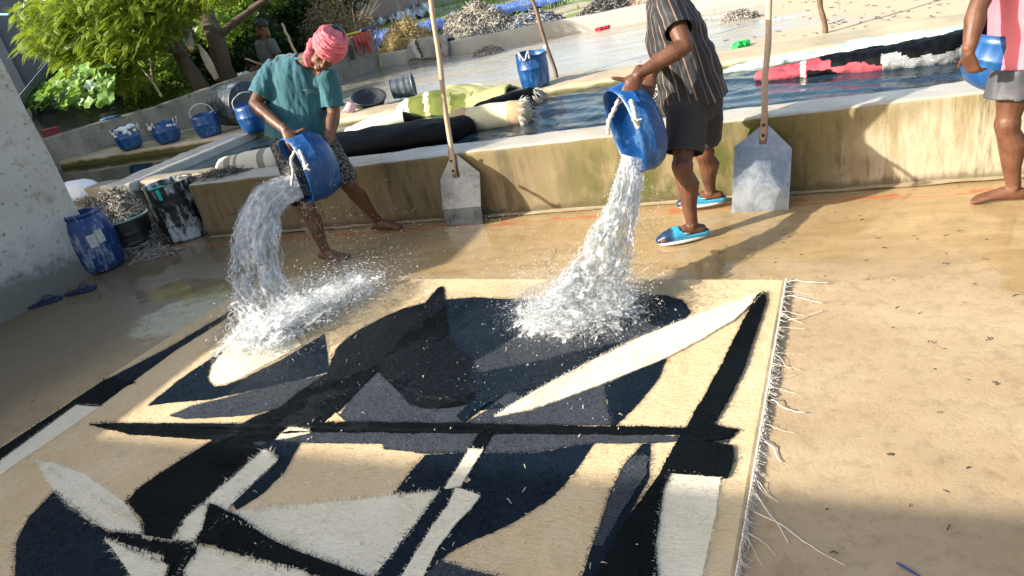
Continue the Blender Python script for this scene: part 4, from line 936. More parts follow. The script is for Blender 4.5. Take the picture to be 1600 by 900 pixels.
# field grass
n = 60000; t_ = RNG.random(n)**1.6; Y = 11.9+34*t_; X = RNG.uniform(-1.3, .32, n)*Y*1.0; gz = np.array([fbm((a*.35, b*.35, 1), 1, 3) for a, b in zip(X, Y)]); k = gz > .02; X, Y, t_ = X[k], Y[k], t_[k]; n = len(X)
V, Fc = blades(X, Y, np.full(n, .46), RNG.random(n)*6.28, (.07+.10*RNG.random(n))*(1+1.0*t_), .02*(1+2.5*t_), RNG.uniform(.1, .9, n))
tag(soup('field_grass', V, Fc, [simple('grass_blade', (.16, .26, .04), (.28, .36, .07), 2, .7, 0)]), 'patchy green grass on the field', 'grass', None, 'stuff')

# ================================================================== background buildings
gb = empty('grey_building', (-20, 9, 0), 'grey rendered building with vertical pilasters behind the tree at the left edge', 'building')
fac = Vector((-16.5, 8.5, 0)); fd = Vector((.28, .96, 0)).normalized(); fn_ = Vector((-fd.y, fd.x, 0)); Mr = Matrix((fd, fn_, Vector((0, 0, 1)))).transposed()
mb = MB(); mb.box(fac+fn_*1.5-fd*7+Vector((0, 0, 3)), (28, 3, 4.4), Mr); mb.build('wall', simple('grey_render', (.17, .185, .20), (.23, .24, .25), .8, .9), gb, False)
for s in (-5.2, -3.4, -1.6, .2, 2.2, 4.4):
    mb = MB(); mb.box(fac+fd*s-fn_*.06+Vector((0, 0, 2.5)), (.34, .16, 5.3), Mr); mb.build('pilaster', simple('pale_pilaster', (.36, .36, .35), (.28, .28, .27), 1, .9), gb, False, .01)
for s in (-4.3, -.7):
    mb = MB(); mb.box(fac+fd*s-fn_*.01+Vector((0, 0, 2.2)), (.9, .06, 3.0), Mr); mb.build('dark_panel', simple('dark_panel_stuff', (.05, .06, .07)), gb, False)
cs = empty('corrugated_sheets', AT(70, 130, 7.4), 'stack of grey corrugated sheets leaning beside the broad leaved plants', 'roofing sheets')
for k in range(4):
    a = AT(36, 150+k*6, 7.4); b = AT(90, 84+k*8, 9.4); d = b-a; up = Vector((.35, -.1, .9)).normalized(); s = d.normalized().cross(up)
    mb = MB(); mb.grid(lambda u, v: a-d*.3+d*1.3*u+up*(.13*(v-.5)) + s*(.02*math.sin(v*14+k)), 4, 14); o = mb.build('sheet', simple('zinc_sheet', (.20, .25, .32), (.12, .15, .20), 3, .45, .1, 30, .003, .5), cs); o.modifiers.new('t', 'SOLIDIFY').thickness = .006
mb = MB(); mb.tube([AT(-14, 23, 8), AT(14, 22.5, 8)], [.02, .02], 8); tag(mb.build('blue_pipe', simple('pale_blue_pipe', (.20, .48, .72))), 'short pale blue pipe end in front of the grey building, top left', 'pipe')
def mat_brick():
    t = NT('old_brick'); b = t.n('ShaderNodeTexBrick'); b.inputs['Scale'].default_value = 1; b.inputs['Brick Width'].default_value = .24; b.inputs['Row Height'].default_value = .085; b.inputs['Mortar Size'].default_value = .012
    b.inputs['Color1'].default_value = (.24, .10, .07, 1); b.inputs['Color2'].default_value = (.33, .17, .12, 1); b.inputs['Mortar'].default_value = (.26, .24, .21, 1)
    mp = t.n('ShaderNodeMapping'); mp.inputs['Rotation'].default_value = (R(90), 0, 0); t.l(t.co.outputs['Object'], mp.inputs[0]); t.l(mp.outputs[0], b.inputs['Vector'])
    t.col(t.mix(t.ramp(t.noise(.5, 6, .7), [(.52, 0), (.62, .8)]), b.outputs[0], (.36, .34, .31))); t.rough(.9); return t.m
bA, bB = G(545, 56, .45), G(672, 5, .45); bL = (bB-bA).length; bw = rough_block(-4, bL+8, 0, .25, .2, 5.5, .6, .02, .01, 1).build('brick_wall', mat_brick()); bw.location = (bA.x, bA.y, 0); bw.rotation_euler = (0, 0, math.atan2(bB.y-bA.y, bB.x-bA.x)); tag(bw, 'old half plastered brick wall across the back of the field, above the white sheeting', 'wall')
mb = MB(); g0 = G(590, 20, .5)

# ================================================================== plants
def leafmat(name, c1, c2, trans=.35):
    t = NT(name); n = t.noise(2.5, 4, .6); g = t.n('ShaderNodeNewGeometry'); rnd = t.ramp(g.outputs['Random Per Island'], [(0, 0), (1, 1)])
    t.col(t.mix(t.math('ADD', t.math('MULTIPLY', n, .5), t.math('MULTIPLY', rnd, .5)), c1, c2)); t.rough(.5)
    tr = t.n('ShaderNodeBsdfTranslucent'); tr.inputs[0].default_value = (c2[0]*1.3, c2[1]*1.3, c2[2]*.6, 1); mx = t.n('ShaderNodeMixShader'); mx.inputs[0].default_value = trans
    out = t.t.nodes['Material Output']; t.l(t.b.outputs[0], mx.inputs[1]); t.l(tr.outputs[0], mx.inputs[2]); t.l(mx.outputs[0], out.inputs[0]); return t.m
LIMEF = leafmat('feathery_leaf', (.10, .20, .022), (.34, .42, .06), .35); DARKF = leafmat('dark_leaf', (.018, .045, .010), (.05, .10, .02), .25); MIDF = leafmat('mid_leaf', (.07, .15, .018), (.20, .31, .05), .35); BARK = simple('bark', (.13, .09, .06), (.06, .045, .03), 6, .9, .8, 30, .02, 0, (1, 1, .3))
def fronds(n, region, L, mat, name, parent, leaf=.035, pairs=11, droop=.5):
    """feathery compound leaves: each a row of paired leaflets along a drooping stalk"""
    V = []; Fc = []; c = 0
    P = [region() for _ in range(n)]
    for (p, d) in P:
        p = Vector(p); d = Vector(d).normalized(); L_ = L*(.6+.7*RNG.random()); side = d.cross(Vector((0, 0, 1)));
        if side.length < .1: side = Vector((1, 0, 0))
        side.normalize(); up = side.cross(d); q = p.copy(); dd = d.copy(); rt = RNG.normal(0, .5); side = side*math.cos(rt)+up*math.sin(rt)
        for k in range(pairs):
            q = q+dd*L_/pairs; dd = (dd-Vector((0, 0, droop/pairs))).normalized(); w = leaf*math.sin(math.pi*(k+.8)/(pairs+.6))*1.15+.004
            for s in (-1, 1):
                tip = q+side*s*w+dd*w*.45-Vector((0, 0, .2*w)); md = q+side*s*w*.5+dd*w*.45; mb_ = q+side*s*w*.5-dd*w*.05
                V += [tuple(q), tuple(mb_), tuple(tip), tuple(md)]; Fc.append((c, c+1, c+2, c+3)); c += 4
    o = soup(name, np.array(V), np.array(Fc), mat, None, parent); return o
def leafcards(n, region, size, mat, name, parent, asp=.55):
    P = np.array([region() for _ in range(n)]); A = RNG.normal(0, 1, (n, 3)); A[:, 2] *= .6; A /= np.linalg.norm(A, axis=1)[:, None]
    B = np.cross(A, RNG.normal(0, 1, (n, 3))); B /= np.linalg.norm(B, axis=1)[:, None]; s = size*(.5+RNG.random(n))[:, None]; C_ = np.cross(A, B)*s*.12
    V = np.stack([P-A*s, P-B*s*asp+C_, P+A*s, P+B*s*asp+C_], 1).reshape(-1, 3); return soup(name, V, np.arange(4*n).reshape(-1, 4), mat, None, parent)
def clump_region(cs, jitter=1.0):
    """cs: list of (centre, radii); points lie towards the shell of lumpy clusters"""
    w = np.array([c[1][0]*c[1][1]*c[1][2] for c in cs])**.67; w /= w.sum()
    def f():
        c, r = cs[int(RNG.choice(len(cs), p=w))]; d = Vector(RNG.normal(0, 1, 3)).normalized(); k = RNG.random()**.33*(1+.35*fbm(Vector(c)+d*1.3, 1.4))
        return (c[0]+d.x*r[0]*k, c[1]+d.y*r[1]*k, c[2]+d.z*r[2]*k)
    return f
def limb(mb, pts, r0_, r1_, seg=9):
    P = catmull(pts, 6); mb.tube(P, [r0_+(r1_-r0_)*i/(len(P)-1)+.006*math.sin(i*2.3) for i in range(len(P))], seg, Vector((.1, -1, .1)))
# feathery tree overhanging the boundary wall
T = empty('feathery_tree', (-9.6, 9.2, 0), 'bright green feathery leaved tree overhanging the boundary wall at upper left', 'tree')
t1 = AT(312, 134, 9.3); t2 = AT(268, 62, 9.6); t3 = AT(352, 118, 9.9); t4 = AT(318, 10, 10.3)
mb = MB(); limb(mb, [Vector((t1.x+.05, t1.y, 0)), t1, AT(290, 100, 9.4), t2, AT(240, 20, 9.9), AT(215, -60, 10)], .15, .08); mb.build('trunk', BARK, T)
mb = MB(); limb(mb, [AT(285, 85, 9.4), AT(230, 68, 9.2), AT(170, 60, 8.9), AT(110, 50, 8.5)], .06, .02); limb(mb, [AT(262, 50, 9.6), AT(200, 30, 9.2), AT(120, 10, 8.7)], .05, .015); limb(mb, [AT(250, 30, 9.6), AT(300, -10, 9.2), AT(400, -40, 8.8)], .05, .02); mb.build('limb', BARK, T)
CL = []
for (px, py, Y, r) in ((90,55,8.3,.55),(130,20,8.5,.6),(70,15,8.3,.4),(150,90,8.5,.6),(200,60,8.7,.7),(240,25,8.9,.7),(190,110,8.7,.55),(300,-5,9,.5),(470,-45,9.4,.5),(120,60,8.6,.5),(350,-30,8.7,.5),(160,-10,8.6,.8),(250,-40,8.8,.9)):
    CL.append((AT(px, py, Y), (r, r, r*.6)))
cf = clump_region(CL)
def freg():
    p = cf(); a = RNG.random()*6.28; return p, (math.cos(a), math.sin(a)-.5, .25*RNG.normal())
fronds(5000, freg, .34, LIMEF, 'crown', T, .034, 17, .75)
leafcards(14000, cf, .030, leafmat('small_bright_leaf', (.08, .17, .02), (.28, .38, .06), .35), 'small_leaves', T)
# dark tree mass behind with forked trunk
T = empty('dark_tree', (-10, 10.8, 0), 'dark shady tree with a thick leaning trunk behind the man in the grey shirt', 'tree')
mb = MB(); limb(mb, [Vector((t3.x, t3.y+.2, 0)), t3, AT(340, 70, 10), t4, AT(300, -60, 10.4)], .19, .12, 12); mb.build('trunk', BARK, T)
mb = MB(); limb(mb, [AT(335, 60, 10), AT(400, 10, 10.6), AT(470, -40, 11)], .08, .03); mb.build('limb', BARK, T)
CL = []
for k in range(34):
    px, py = RNG.uniform(150, 520), RNG.uniform(-70, 120); 
    if py > 125-(px-150)*.12: py -= 60
    q = 1.3 if px > 370 else 1
    CL.append((AT(px, py, RNG.uniform(11.2, 13.2)*q), (.85*q, .7*q, .65*q)))
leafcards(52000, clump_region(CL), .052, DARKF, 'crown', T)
CL = [(AT(px, py, Y), (.5, .4, .4)) for px, py, Y in ((395,10,13.6),(450,20,14.5),(365,25,11.4),(480,30,15),(420,-10,13.4),(500,5,15),(340,40,10.9))]
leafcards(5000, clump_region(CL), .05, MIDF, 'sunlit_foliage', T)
# undergrowth
def bush(name, specs, n, size, mat, label, cat='bush', asp=.55, stems=4):
    T = empty(name, AT(specs[0][0], specs[0][1], specs[0][2])*1.0, label, cat); T.location.z = 0
    CL = [(AT(a, b, Y), (r, r, r*.8)) for a, b, Y, r in specs]; c = CL[0][0]; mb = MB()
    for k in range(stems): q = CL[k % len(CL)][0]; limb(mb, [Vector((c.x+.1*k, c.y, -.05)), (c+q)/2-Vector((0, 0, .2)), q], .025, .01, 6)
    mb.build('stems', BARK, T); leafcards(n, clump_region(CL), size, mat, 'foliage', T, asp); return T
bush('leafy_bush', [(150,125,9.4,.55),(190,150,9.2,.45),(235,150,9.6,.4),(120,100,9.6,.5),(170,105,9.8,.55),(250,110,10,.45),(270,130,10,.4),(215,120,9.9,.5),(300,155,9.2,.2)], 24000, .034, MIDF, 'dense small leaved green bush below the feathery tree, behind the boundary wall')
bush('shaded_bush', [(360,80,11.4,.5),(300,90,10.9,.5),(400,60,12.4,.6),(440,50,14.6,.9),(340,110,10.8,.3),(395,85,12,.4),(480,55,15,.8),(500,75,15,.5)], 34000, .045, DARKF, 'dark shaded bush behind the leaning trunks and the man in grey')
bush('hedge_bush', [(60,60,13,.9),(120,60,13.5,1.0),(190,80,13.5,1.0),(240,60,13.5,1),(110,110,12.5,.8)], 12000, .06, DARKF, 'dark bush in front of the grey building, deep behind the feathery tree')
# dry twiggy shrub by the wall corner
T = empty('dry_shrub', (-9, 13, .4), 'dry leafless brown shrub beyond the corner of the boundary wall', 'shrub'); mb = MB()
for k in range(60):
    b = AT(RNG.uniform(500, 575), 62, 13.2); b.z = .4; q = AT(RNG.uniform(480, 600), RNG.uniform(-5, 45), RNG.uniform(12.8, 14.2)); mid = b.lerp(q, .5)+Vector(RNG.normal(0, .12, 3)); mb.tube(catmull([b, mid, q], 4), list(np.linspace(.012, .004, 9)), 5)
    for j in range(3): s = mid.lerp(q, RNG.random()); mb.tube([s, s+Vector(RNG.normal(0, .2, 3))], [.005, .002], 4)
mb.build('twigs', simple('dry_twig', (.30, .22, .13), (.20, .14, .09)), T)
leafcards(2600, clump_region([(AT(520, 25, 13.2), (.6, .4, .5)), (AT(560, 45, 13.2), (.5, .4, .35)), (AT(500, 50, 13), (.5, .4, .4))]), .03, leafmat('dry_leaf', (.12, .09, .05), (.26, .20, .12), .2), 'dry_leaves', T)
# broad leaved creeper at the left
T = empty('broad_leaved_plant', AT(120, 150, 7.6), 'broad leaved pumpkin plant spilling over the black sheet at the left', 'plant'); T.location.z = .5
V, mb = [], MB(); BL = leafmat('broad_leaf', (.13, .27, .05), (.24, .40, .10), .3); BP = leafmat('pale_broad_leaf', (.36, .48, .34), (.46, .56, .42), .2); mb2 = MB()
for k in range(210):
    px = RNG.uniform(45, 175); py = RNG.uniform(max(100, 205-px*1.0), 172-.06*px); c = AT(px, py, RNG.uniform(7.3, 8.3)); r = RNG.uniform(.05, .11); nn = Vector((RNG.normal(0, .45), -.5+RNG.normal(0, .4), .8)).normalized(); M = axes(nn, Vector(RNG.normal(0, 1, 3))); ring = [c+M@Vector((0, 0, -.012))]
    for i in range(15): th = 2*math.pi*i/15; rr = r*(1+.16*math.cos(5*th))*(.55 if i == 0 else 1); ring.append(c+M@Vector((rr*math.cos(th), rr*math.sin(th), .012*math.sin(3*th))))
    (mb2 if (RNG.random() < .3 and 80 < px < 150 and py > 120) else mb).add(ring, [(0, 1+i, 1+(i+1) % 15) for i in range(15)])
mb.build('leaves', BL, T, False); mb2.build('pale_leaves', BP, T, False)
mb = MB()
for k in range(14): a = AT(RNG.uniform(50, 170), 190, 7.9); limb(mb, [a, a+Vector(RNG.normal(0, .15, 3))+Vector((0, 0, .2)), AT(RNG.uniform(50, 170), RNG.uniform(130, 165), 7.9)], .008, .005, 5)
mb.build('stems', simple('green_stem', (.12, .22, .05)), T)
bag(150, 150, (.42, .10, .08), 'reddish withered leaf cluster between the plants, above the blue lid', 'withered_leaves', 'leaves', (.12, .08, .04), .3, .95)
# black sheet under the plants
mb = MB()
def bs(u, v):
    a = AT(42+150*u, 158+26*u*0+8*math.sin(u*5), 7.9-.6*v+.5*u); b = AT(60+135*u, 214-20*u, 7.0+.65*u); p = a.lerp(b, v); return p+Vector((.02*fbm((u*8, v*3, 1), 1), .03*fbm((u*9, v*4, 0), 1), .03*fbm((u*7, v*5, 4), 1)))
mb.grid(bs, 40, 16); tag(mb.build('black_sheet', simple('black_polythene', (.006, .007, .010), (.012, .014, .02), 5, .45, .4, 10, .03)), 'black plastic sheet hanging behind the boundary wall under the broad leaves', 'sheet')
mb = MB(); p = AT(171, 184, 7.35); mb.ell(p, (.15, .11, .02), Matrix.Rotation(.6, 3, 'Z'), 20, 8); tag(mb.build('blue_lid', BLUE), 'flat blue lid resting on the boundary wall by the black sheet', 'lid')  # flat blue plastic lid
mb = MB(); p = AT(80, 207, 6.75); mb.box(p, (.22, .12, .1), Matrix.Rotation(.5, 3, 'Z')); mb.box(p+Vector((0, 0, .052)), (.24, .14, .012), Matrix.Rotation(.5, 3, 'Z')); tag(mb.build('red_box', simple('dark_red_paint', (.22, .03, .04)), smooth=False, bevel=.006), 'small dark red box at the left end of the boundary wall', 'box')
# split log, cut branch, forked stick
a = AT(310, 70, 9.15); b = AT(338, 122, 9.15); d = b-a
mb = MB(); mb.tube([a, a.lerp(b, .3), a.lerp(b, .6), b], [(.012, .02), (.06, .04), (.09, .045), (.05, .03)], 10); me = mb.mesh('q'); displace(me, lambda p, n: .02*fbm(p, 20))
tag(link('split_log', me, simple('raw_split_wood', (.55, .50, .42), (.36, .31, .25), 4, .8, .7, 30, .01, 0, (3, 3, .3))), 'pale splintered log leaning on the boundary wall beneath the feathery tree', 'log')
a = AT(292, 48, 9.0); b = AT(298, 74, 8.9)
L_ = empty('cut_branch', a, 'short cut branch with a pale sawn end hanging in the feathery tree', 'branch'); mb = MB(); mb.tube([a, b], [.06, .065], 12, caps=True, round_=False); mb.build('bark', simple('pale_bark', (.36, .34, .30), (.07, .06, .05), 9, .8), L_); mb = MB(); dd = (b-a).normalized(); mb.tube([b, b+dd*.006], [.058, .05], 14); mb.build('sawn_end', simple('sawn_wood', (.62, .42, .20)), L_)
mb = MB(); limb(mb, [AT(252, 150, 8.3), AT(240, 130, 8.4), AT(222, 108, 8.5)], .022, .012, 7); limb(mb, [AT(238, 126, 8.4), AT(236, 110, 8.4), AT(234, 92, 8.4)], .016, .01, 7); tag(mb.build('forked_stick', simple('bare_stick', (.42, .30, .22))), 'bare forked stick sticking up behind the boundary wall', 'stick')
# ================================================================== PEOPLE
def skinmat(name, c1, c2, rough=.44):
    t = NT(name); a = t.noise(9, 6, .6); f = t.noise(150, 3, .6); t.col(t.mix(t.ramp(a, [(.35, 0), (.65, 1)]), c1, c2)); t.rough(t.ramp(a, [(.4, rough), (.6, rough+.15)])); t.bump(t.math('ADD', f, t.math('MULTIPLY', t.noise(25, 4, .6), 1.2)), .25, .003)
    t.b.inputs['Subsurface Weight'].default_value = .06; t.b.inputs['Subsurface Radius'].default_value = (.02, .008, .004); return t.m
SKIN1 = skinmat('brown_skin', (.11, .047, .025), (.18, .083, .045)); SKIN2 = skinmat('dark_brown_skin', (.085, .032, .016), (.15, .062, .032))
HAIR = simple('black_hair', (.008, .007, .006), (.02, .017, .015), 40, .45, .6, 200, .004)
EYE = simple('dark_eye', (.02, .012, .008), None, 5, .2, 0); SCL = simple('eye_white', (.5, .45, .4), None, 5, .3, 0)
def hand(mb, W, fd, pn, tv, k=1.0, curl=.35, spread=.0, tcurl=.2):
    """W wrist, fd finger direction, pn palm normal (the side fingers close towards), tv the thumb's side"""
    fd = fd.normalized(); tv = (tv-fd*tv.dot(fd)).normalized(); pn = (pn-fd*pn.dot(fd)-tv*pn.dot(tv)).normalized()
    kn = W+fd*.085*k
    mb.tube([W-fd*.03*k, W+fd*.005*k, W+fd*.045*k, kn], [(.026*k, .020*k), (.030*k, .021*k), (.040*k, .019*k), (.040*k, .014*k)], 12, pn)
    for i, (o_, L) in enumerate(((.031, .070), (.0105, .080), (-.0105, .075), (-.031, .058))):
        p = kn+tv*o_*k-fd*.006*k; d = (fd+tv*(o_*spread*8)).normalized(); pts = [p-fd*.02*k, p]; a = curl*(.75+.25*i/1.5)
        for s in (.44, .31, .25):
            d = (d*math.cos(a)+pn*math.sin(a)).normalized(); pts.append(pts[-1]+d*L*s*k); a = curl*1.15
        mb.tube(pts, [.0095*k, .0105*k, .0095*k, .0088*k, .0075*k], 8, tv)
    p = W+fd*.022*k+tv*.024*k; d = (tv*.75+fd*.62+pn*.15).normalized(); d2 = (d+fd*tcurl+pn*tcurl*.6).normalized()
    mb.tube([p-tv*.012*k, p, p+d*.036*k, p+d*.036*k+d2*.030*k, p+d*.036*k+d2*.055*k], [.013*k, .0145*k, .012*k, .011*k, .0085*k], 8, pn)
def foot(mb, A, d, k=1.0, tilt=0.0):
    d = Vector((d[0], d[1], 0)).normalized(); s = Vector((-d.y, d.x, 0)); up = Vector((0, 0, 1)); g = A.z-.075*k
    P = lambda f, z, w=0: Vector((A.x, A.y, g))+d*f*k+s*w*k+up*(z+max(0, .06-f)*tilt)*k
    mb.tube([P(-.05, .032), P(0, .040), P(.06, .036), P(.115, .026), P(.15, .020)], [(.028*k, .030*k), (.032*k, .038*k), (.036*k, .032*k), (.043*k, .023*k), (.040*k, .016*k)], 12, up)
    mb.tube([A+up*.02, P(.0, .055), P(.05, .045)], [.033*k, .034*k, .030*k], 10, d)
    for i, (w, L, r) in enumerate(((.028, .045, .0135), (.010, .045, .010), (-.004, .040, .0095), (-.018, .034, .009), (-.031, .026, .0085))):
        mb.tube([P(.135, .016, w*.95), P(.135+L*.6, .014, w*1.05), P(.135+L, .010, w*1.05)], [r*k, r*k, r*.85*k], 8, up)
def head_geo(mb, C, fwd, up, k=1.0):
    fwd = fwd.normalized(); up = (up-fwd*up.dot(fwd)).normalized(); sd_ = fwd.cross(up); M = Matrix((sd_, fwd, up)).transposed()
    P = lambda x, y, z: C+M@(Vector((x, y, z))*k); E = lambda c, r: mb.ell(P(*c), [q*k for q in r], M, 18, 12)
    E((0, -.012, .035), (.074, .094, .090)); E((0, .028, -.030), (.060, .064, .078)); E((0, .040, .02), (.060, .052, .05)); E((0, .062, -.098), (.026, .022, .020))
    for s in (-1, 1):
        E((s*.038, .030, -.068), (.022, .035, .030)); E((s*.030, .086, .026), (.024, .010, .008)); E((s*.036, .070, -.024), (.022, .018, .020)); E((s*.011, .104, -.036), (.008, .009, .008)); E((s*.074, -.004, -.004), (.008, .020, .030)); E((s*.030, .078, .004), (.015, .010, .010))
    mb.tube([P(0, .088, .018), P(0, .102, -.008), P(0, .116, -.032)], [.008*k, .010*k, .013*k], 10, fwd)
    E((0, .092, -.060), (.024, .009, .006)); E((0, .090, -.072), (.020, .010, .007)); mb.tube([P(0, -.02, -.02), P(0, -.015, -.10)], [.058*k, .056*k], 14, fwd)
    return P, M
def cutcaps(me, cuts):
    """open the cloth where a limb or the body comes out: (point, direction, distance)"""
    bm = bmesh.new(); bm.from_mesh(me); bm.normal_update(); dl = []
    for f in bm.faces:
        c = f.calc_center_median()
        for p, d, r in cuts:
            v = c-p
            if f.normal.dot(d) > .6 and abs(v.dot(d)) < .035 and (v-d*v.dot(d)).length < r: dl.append(f); break
    bmesh.ops.delete(bm, geom=dl, context='FACES'); bm.to_mesh(me); bm.free()
def cloth(name, mb, mat, parent, cuts, wr=.008, vox=.008, fold=None, thick=.004, it=5):
    me = remeshed(mb, vox, it); cutcaps(me, cuts)
    displace(me, fold or (lambda p, n: wr*fbm((p.x*1.2, p.y*1.2, p.z*.55), 9, 3)+wr*.6*(1-abs(fbm((p.x, p.y, p.z*.6), 7, 2))*2)))
    o = link(name, me, mat, parent); s = o.modifiers.new('thick', 'SOLIDIFY'); s.thickness = thick; s.offset = -1; return o
V3 = Vector
def body(J, front, k=1.0, hands=None, feet=True, head=True, thin=1.0, lk=1.13):
    mb = MB(); fr = front.normalized(); up = V3((0, 0, 1)); side = fr.cross(up)
    pel, ch, nk = J['pelvis'], J['chest'], J['neck']
    mb.tube([pel-V3((0, 0, .06)), pel, pel.lerp(ch, .5), ch, ch.lerp(nk, .65)], [(.13*k, .10*k), (.155*k, .115*k), (.135*k, .10*k), (.16*k, .115*k), (.12*k, .075*k)], 20, fr)
    mb.tube([ch.lerp(nk, .7), nk, J['head']-J['hup'].normalized()*.07*k], [.06*k, .055*k, .052*k], 14, fr)
    for s in 'RL':
        if 'sh'+s in J:
            sh, el, wr_ = J['sh'+s], J['el'+s], J['wr'+s]
            mb.tube([ch.lerp(nk, .55), sh.lerp(nk, .3), sh, sh.lerp(el, .3), sh.lerp(el, .7), el], [.05*k, .055*k, .052*k, .048*k*lk, .041*k*lk, .036*k*lk], 12, fr)
            mb.tube([el, el.lerp(wr_, .22), el.lerp(wr_, .6), wr_], [.036*k*lk, .041*k*lk, .032*k*lk, (.026*k*lk, .021*k*lk)], 12, fr)
        hp, kn, an = J['hip'+s], J['kn'+s], J['an'+s]
        mb.tube([pel.lerp(hp, .7), hp, hp.lerp(kn, .45), hp.lerp(kn, .85), kn], [.085*k, .085*k, .072*k, .054*k, .050*k], 14, fr)
        bk = -fr*.016; mb.ell(kn+fr*.022*k, (.033*k, .033*k, .04*k), None, 12, 8); mb.ell(an+V3((0, 0, .0))+side*.026*k, (.013*k, .013*k, .015*k), None, 8, 6); mb.ell(an-side*.026*k, (.013*k, .013*k, .015*k), None, 8, 6)
        mb.tube([kn, kn.lerp(an, .15), kn.lerp(an, .34)+bk, kn.lerp(an, .68), kn.lerp(an, .92), an], [.052*k*lk, .046*k*lk, .054*k*thin*lk, .038*k*lk, .030*k*lk, .033*k], 14, fr)
        if feet: foot(mb, an, J['fd'+s], k, J.get('tilt'+s, 0))
    if hands:
        for h in hands: hand(mb, *h)
    P = M = None
    if head: P, M = head_geo(mb, J['head'], J['hfwd'], J['hup'], k)
    return mb, P, M
def eyes(P, M, parent, k=1.0):
    for s in (-1, 1):
        mb = MB(); mb.ell(P(s*.030, .087, .003), (.013*k, .004*k, .0055*k), M, 10, 6); mb.build('eye', EYE, parent)
    for s in (-1, 1):
        mb = MB(); mb.tube([P(s*.014, .098, .024), P(s*.032, .098, .030), P(s*.05, .088, .022)], [.003*k, .004*k, .002*k], 6, M@V3((0, 1, 0))); mb.build('eyebrow', HAIR, parent)

# ---------------------------------------------------------------- man in the turquoise shirt
man = empty('person', (-3.1, 3.75, 0), 'person in pink turban and turquoise shirt bending to pour water from a bucket', 'person')
vdL = ray(480, 200).normalized()
J = dict(pelvis=V3((-3.20, 3.90, .86)), chest=AT(464, 132, 3.96), neck=AT(478, 94, 3.94), head=AT(509, 80, 3.84), hup=CR*.45+CU*.65-vdL*.6, hfwd=-CR*.05-CU*.7-vdL*.62,
         shR=AT(426, 110, 3.90), elR=AT(398, 163, 3.74), wrR=AT(446, 204, 3.60), shL=AT(513, 124, 3.98), elL=AT(522, 178, 3.94), wrL=AT(513, 222, 3.76),
         hipR=V3((-3.28, 3.82, .83)), knR=AT(478, 322, 3.62), anR=V3((-3.13, 3.66, .085)), fdR=(1, -.12), hipL=V3((-3.10, 3.96, .83)), knL=AT(543, 287, 3.98), anL=V3((-2.99, 4.19, .085)), fdL=(1, .05))
fdv = (AT(470, 243, 3.55)-J['wrR']).normalized()
hR = (J['wrR'], fdv, vdL, CR, 1.05, .42, .3, -.5)
hL = (J['wrL'], (AT(507, 250, 3.70)-J['wrL']).normalized(), -CR*.6-vdL*.3, -vdL-CR*.2, 1.0, .3, .1, .2)
mb, P, M = body(J, V3((.25, -1, 0)), 1.03, [hR, hL])
link('body', remeshed(mb, .0045, 3), SKIN1, man); eyes(P, M, man)
# t-shirt
fr = V3((.25, -1, 0)).normalized(); mb = MB()
hem = J['pelvis']+V3((-.02, -.02, -.0)); axd = (J['chest']-hem).normalized()
mb.tube([hem, hem.lerp(J['chest'], .3), hem.lerp(J['chest'], .65), J['chest'], J['chest'].lerp(J['neck'], .5), J['neck']-axd*.01], [(.225, .18), (.215, .165), (.215, .155), (.222, .155), (.195, .125), (.085, .075)], 28, fr, True, 0, False)
sleeves = []
for s, e in (('R', .78), ('L', .80)):
    sh, el = J['sh'+s], J['el'+s]; end = sh.lerp(el, e); mb.tube([J['chest'].lerp(sh, .5), sh+V3((0, 0, -.005)), sh.lerp(el, .4), end], [(.10, .10), (.086, .084), (.080, .076), (.080, .072)], 18, fr, True, 0, False)
    sleeves.append((end, (el-sh).normalized(), .12))
TEAL = NT('turquoise_cotton'); w = TEAL.noise(3, 5, .6); TEAL.col(TEAL.mix(TEAL.ramp(w, [(.35, 0), (.65, 1)]), (.016, .095, .122), (.028, .135, .168))); TEAL.rough(.85); TEAL.bump(TEAL.math('ADD', TEAL.noise(300, 2), TEAL.math('MULTIPLY', TEAL.noise(12, 4, .6, TEAL.vec((1, 1, .3))), 6)), .35, .004); TEAL.b.inputs['Sheen Weight'].default_value = .2
def fold1(p, n):
    q = p-J['neck']; f = .015*fbm((p.x*1.6, p.y*1.3, p.z*.45), 9, 3)
    f += .011*math.sin((p.x+.35*p.z)*62+3*fbm(p, 3))*max(0, min(1, (-q.z-.05)/.25))*.6*(.4+.6*(q.x > 0))
    return f
cloth('t_shirt', mb, TEAL.m, man, [(hem, -axd, .3)]+sleeves, fold=fold1, vox=.008)
mb = MB(); C_ = J['neck']+axd*.005; Mx = axes(axd, (1, 0, 0)); mb.tube([C_+Mx@V3((.078*math.cos(a), .070*math.sin(a), 0)) for a in np.linspace(0, 6.2832, 28)], [.008]*28, 8); mb.build('collar', TEAL.m, man)
